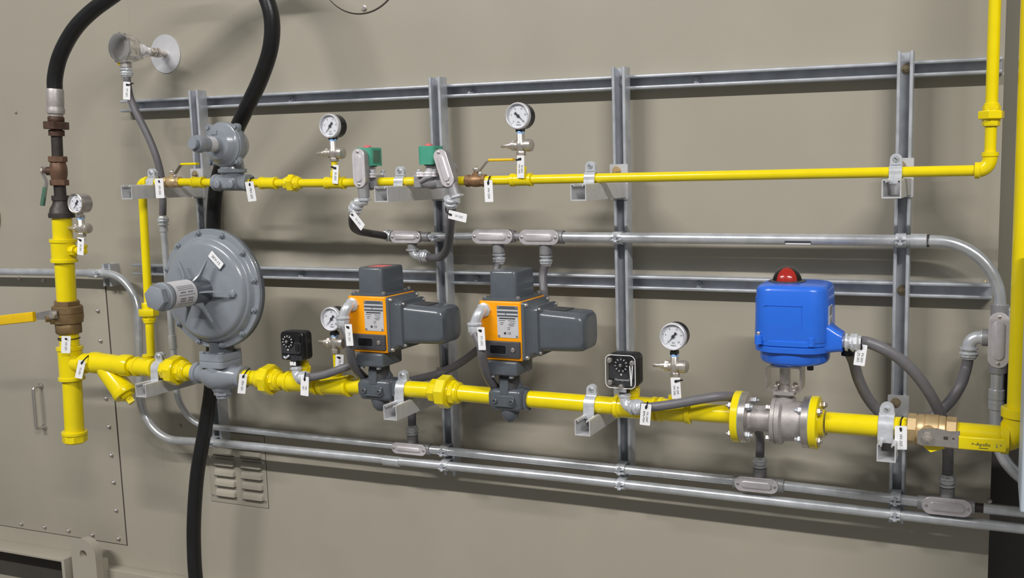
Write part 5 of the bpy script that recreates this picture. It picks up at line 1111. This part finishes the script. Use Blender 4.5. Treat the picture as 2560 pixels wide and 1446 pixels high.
tag(201,924,.3570,'white slanted tag hanging from the neck of the Y strainer',['YS-201'],[(211,899,.3508),(221,890,.3288),(224,889,.3068)],.023,.062,roll=16,yaw=26)
tag(399,471,.3068,'white tag hanging in front of the leftmost upper bracket',['HV-202'],[(398,450,.2980),(398,443,.2848)],.025,.062,roll=0,yaw=32)
tag(627,479,.3068,'white tag hanging right of the small grey regulator',['PRV-202'],[(624,456,.3024),(627,447,.2892),(634,444,.2760)],.024,.060,roll=-6,yaw=36)
tag(839,436,.2980,'white tag under the first upper pressure gauge',['PI-202'],[(828,418,.3024),(845,416,.2892)],.020,.055,roll=6,yaw=0)
tag(893,551,.3288,'white diagonal tag on dark cable below the first solenoid body',['SV-201'],[(878,532,.3200),(875,526,.3112)],.024,.062,roll=-46,yaw=-10,side=1)
tag(1144,541,.3200,'white nearly horizontal tag beside the dark cable of the second solenoid',['SV-202'],[(1122,535,.3200),(1115,528,.3112),(1115,515,.3024)],.024,.062,roll=-79,yaw=-6,side=1)
tag(1222,478,.2980,'white tag hanging from the upper bronze ball valve at right',['HV-204'],[(1222,449,.2980),(1224,443,.2892),(1229,441,.2760)],.0255,.060,roll=-1,yaw=2)
tag(1302,417,.2980,'white two-line tag under the gauge whose needle points lower right',['PI-203','HV-205'],[(1292,400,.2980),(1290,400,.2892)],.0235,.061,roll=2,yaw=-10)
tag(606,960,.3420,'white tag hanging right of the big regulator body',['PRV-201'],[(610,939,.3394),(617,928,.3288),(624,922,.3112)],.023,.062,roll=9,yaw=32)
tag(762,966,.3904,'white tag on grey cable below the open pressure switch',['PSL','201'],[(763,938,.3904),(764,932,.3816)],.027,.058,roll=5,yaw=4)
tag(873,838,.4230,'white tag at the conduit elbow of the first orange actuator',['FV-201'],[(866,816,.4238),(864,816,.4168)],.021,.062,roll=-2,yaw=12,side=1)
tag(849,906,.3288,'white tag under the gauge beside the first orange actuator',['PI-204'],[(842,893,.3306),(840,893,.3200)],.024,.046,roll=4,yaw=22)
tag(1204,847,.4230,'white tag at the conduit elbow of the second orange actuator',['FV-202'],[(1197,826,.4238),(1195,826,.4168)],.021,.062,roll=-2,yaw=6,side=1)
tag(1690,971,.3376,'white two-line tag under the lower right pressure gauge',['PI-205','HV-206'],[(1698,952,.3394),(1706,951,.3288)],.025,.056,roll=-3,yaw=6)
tag(1614,1037,.3948,'white two-line tag on grey cable below the clear-covered pressure switch',['FX-2047','BMS-PSH'],[(1618,1012,.3948),(1619,1006,.3860)],.027,.056,roll=5,yaw=8)
tag(2151,888,.3394,'white two-line tag on the cable entering the blue actuator',['FV-203','ZS-203'],[(2153,860,.3420),(2153,848,.3332)],.0265,.052,roll=7,yaw=8)
tag(2252,1095,.3420,'white tag hanging left of the big brass valve',['HV-207'],[(2251,1068,.3394),(2253,1050,.3358),(2257,1043,.3200)],.0285,.058,roll=-1,yaw=10)
# ================================================================== CAMERA, LIGHT
cd = bpy.data.cameras.new('camera'); cam = bpy.data.objects.new('camera', cd); COL.objects.link(cam)
cd.sensor_width = 36; cd.sensor_fit = 'HORIZONTAL'; cd.lens = F / 2560 * 36
cd.shift_x = -(CX - 1280) / 2560; cd.shift_y = (CY - 723) / 2560
def w2b(row): return Vector((row[0], row[2], -row[1]))   # (X, Zdown, Y) -> world
right, down, fwd = w2b(RM[0]), w2b(RM[1]), w2b(RM[2])
m3 = Matrix((right, -down, -fwd)).transposed()
cam.matrix_world = Matrix.Translation(CAM) @ m3.to_4x4()
scn.camera = cam
def area(name, loc, sx, sy, power, tgt, col=(1,.98,.955), shape='RECTANGLE'):
    l = bpy.data.lights.new(name, 'AREA'); l.shape = shape; l.size = sx; l.size_y = sy; l.energy = power; l.color = col
    o = bpy.data.objects.new(name, l); COL.objects.link(o); o.location = loc
    o.rotation_euler = (math.radians(tgt), 0, 0); return o
area('ceiling_light', (-2.0, -4.0, 4.8), 2.6, .14, 265, 8)
area('ceiling_light', (3.4, -4.0, 4.8), 2.6, .14, 300, 8)
w = bpy.data.worlds.new('world'); scn.world = w; w.use_nodes = True
bg = w.node_tree.nodes['Background']; bg.inputs['Color'].default_value = (.95, .98, 1.0, 1); bg.inputs['Strength'].default_value = .18
scn.view_settings.view_transform = 'Standard'; scn.view_settings.look = 'None'; scn.view_settings.gamma = 1; scn.view_settings.exposure = .0
scn.view_settings.use_curve_mapping = False
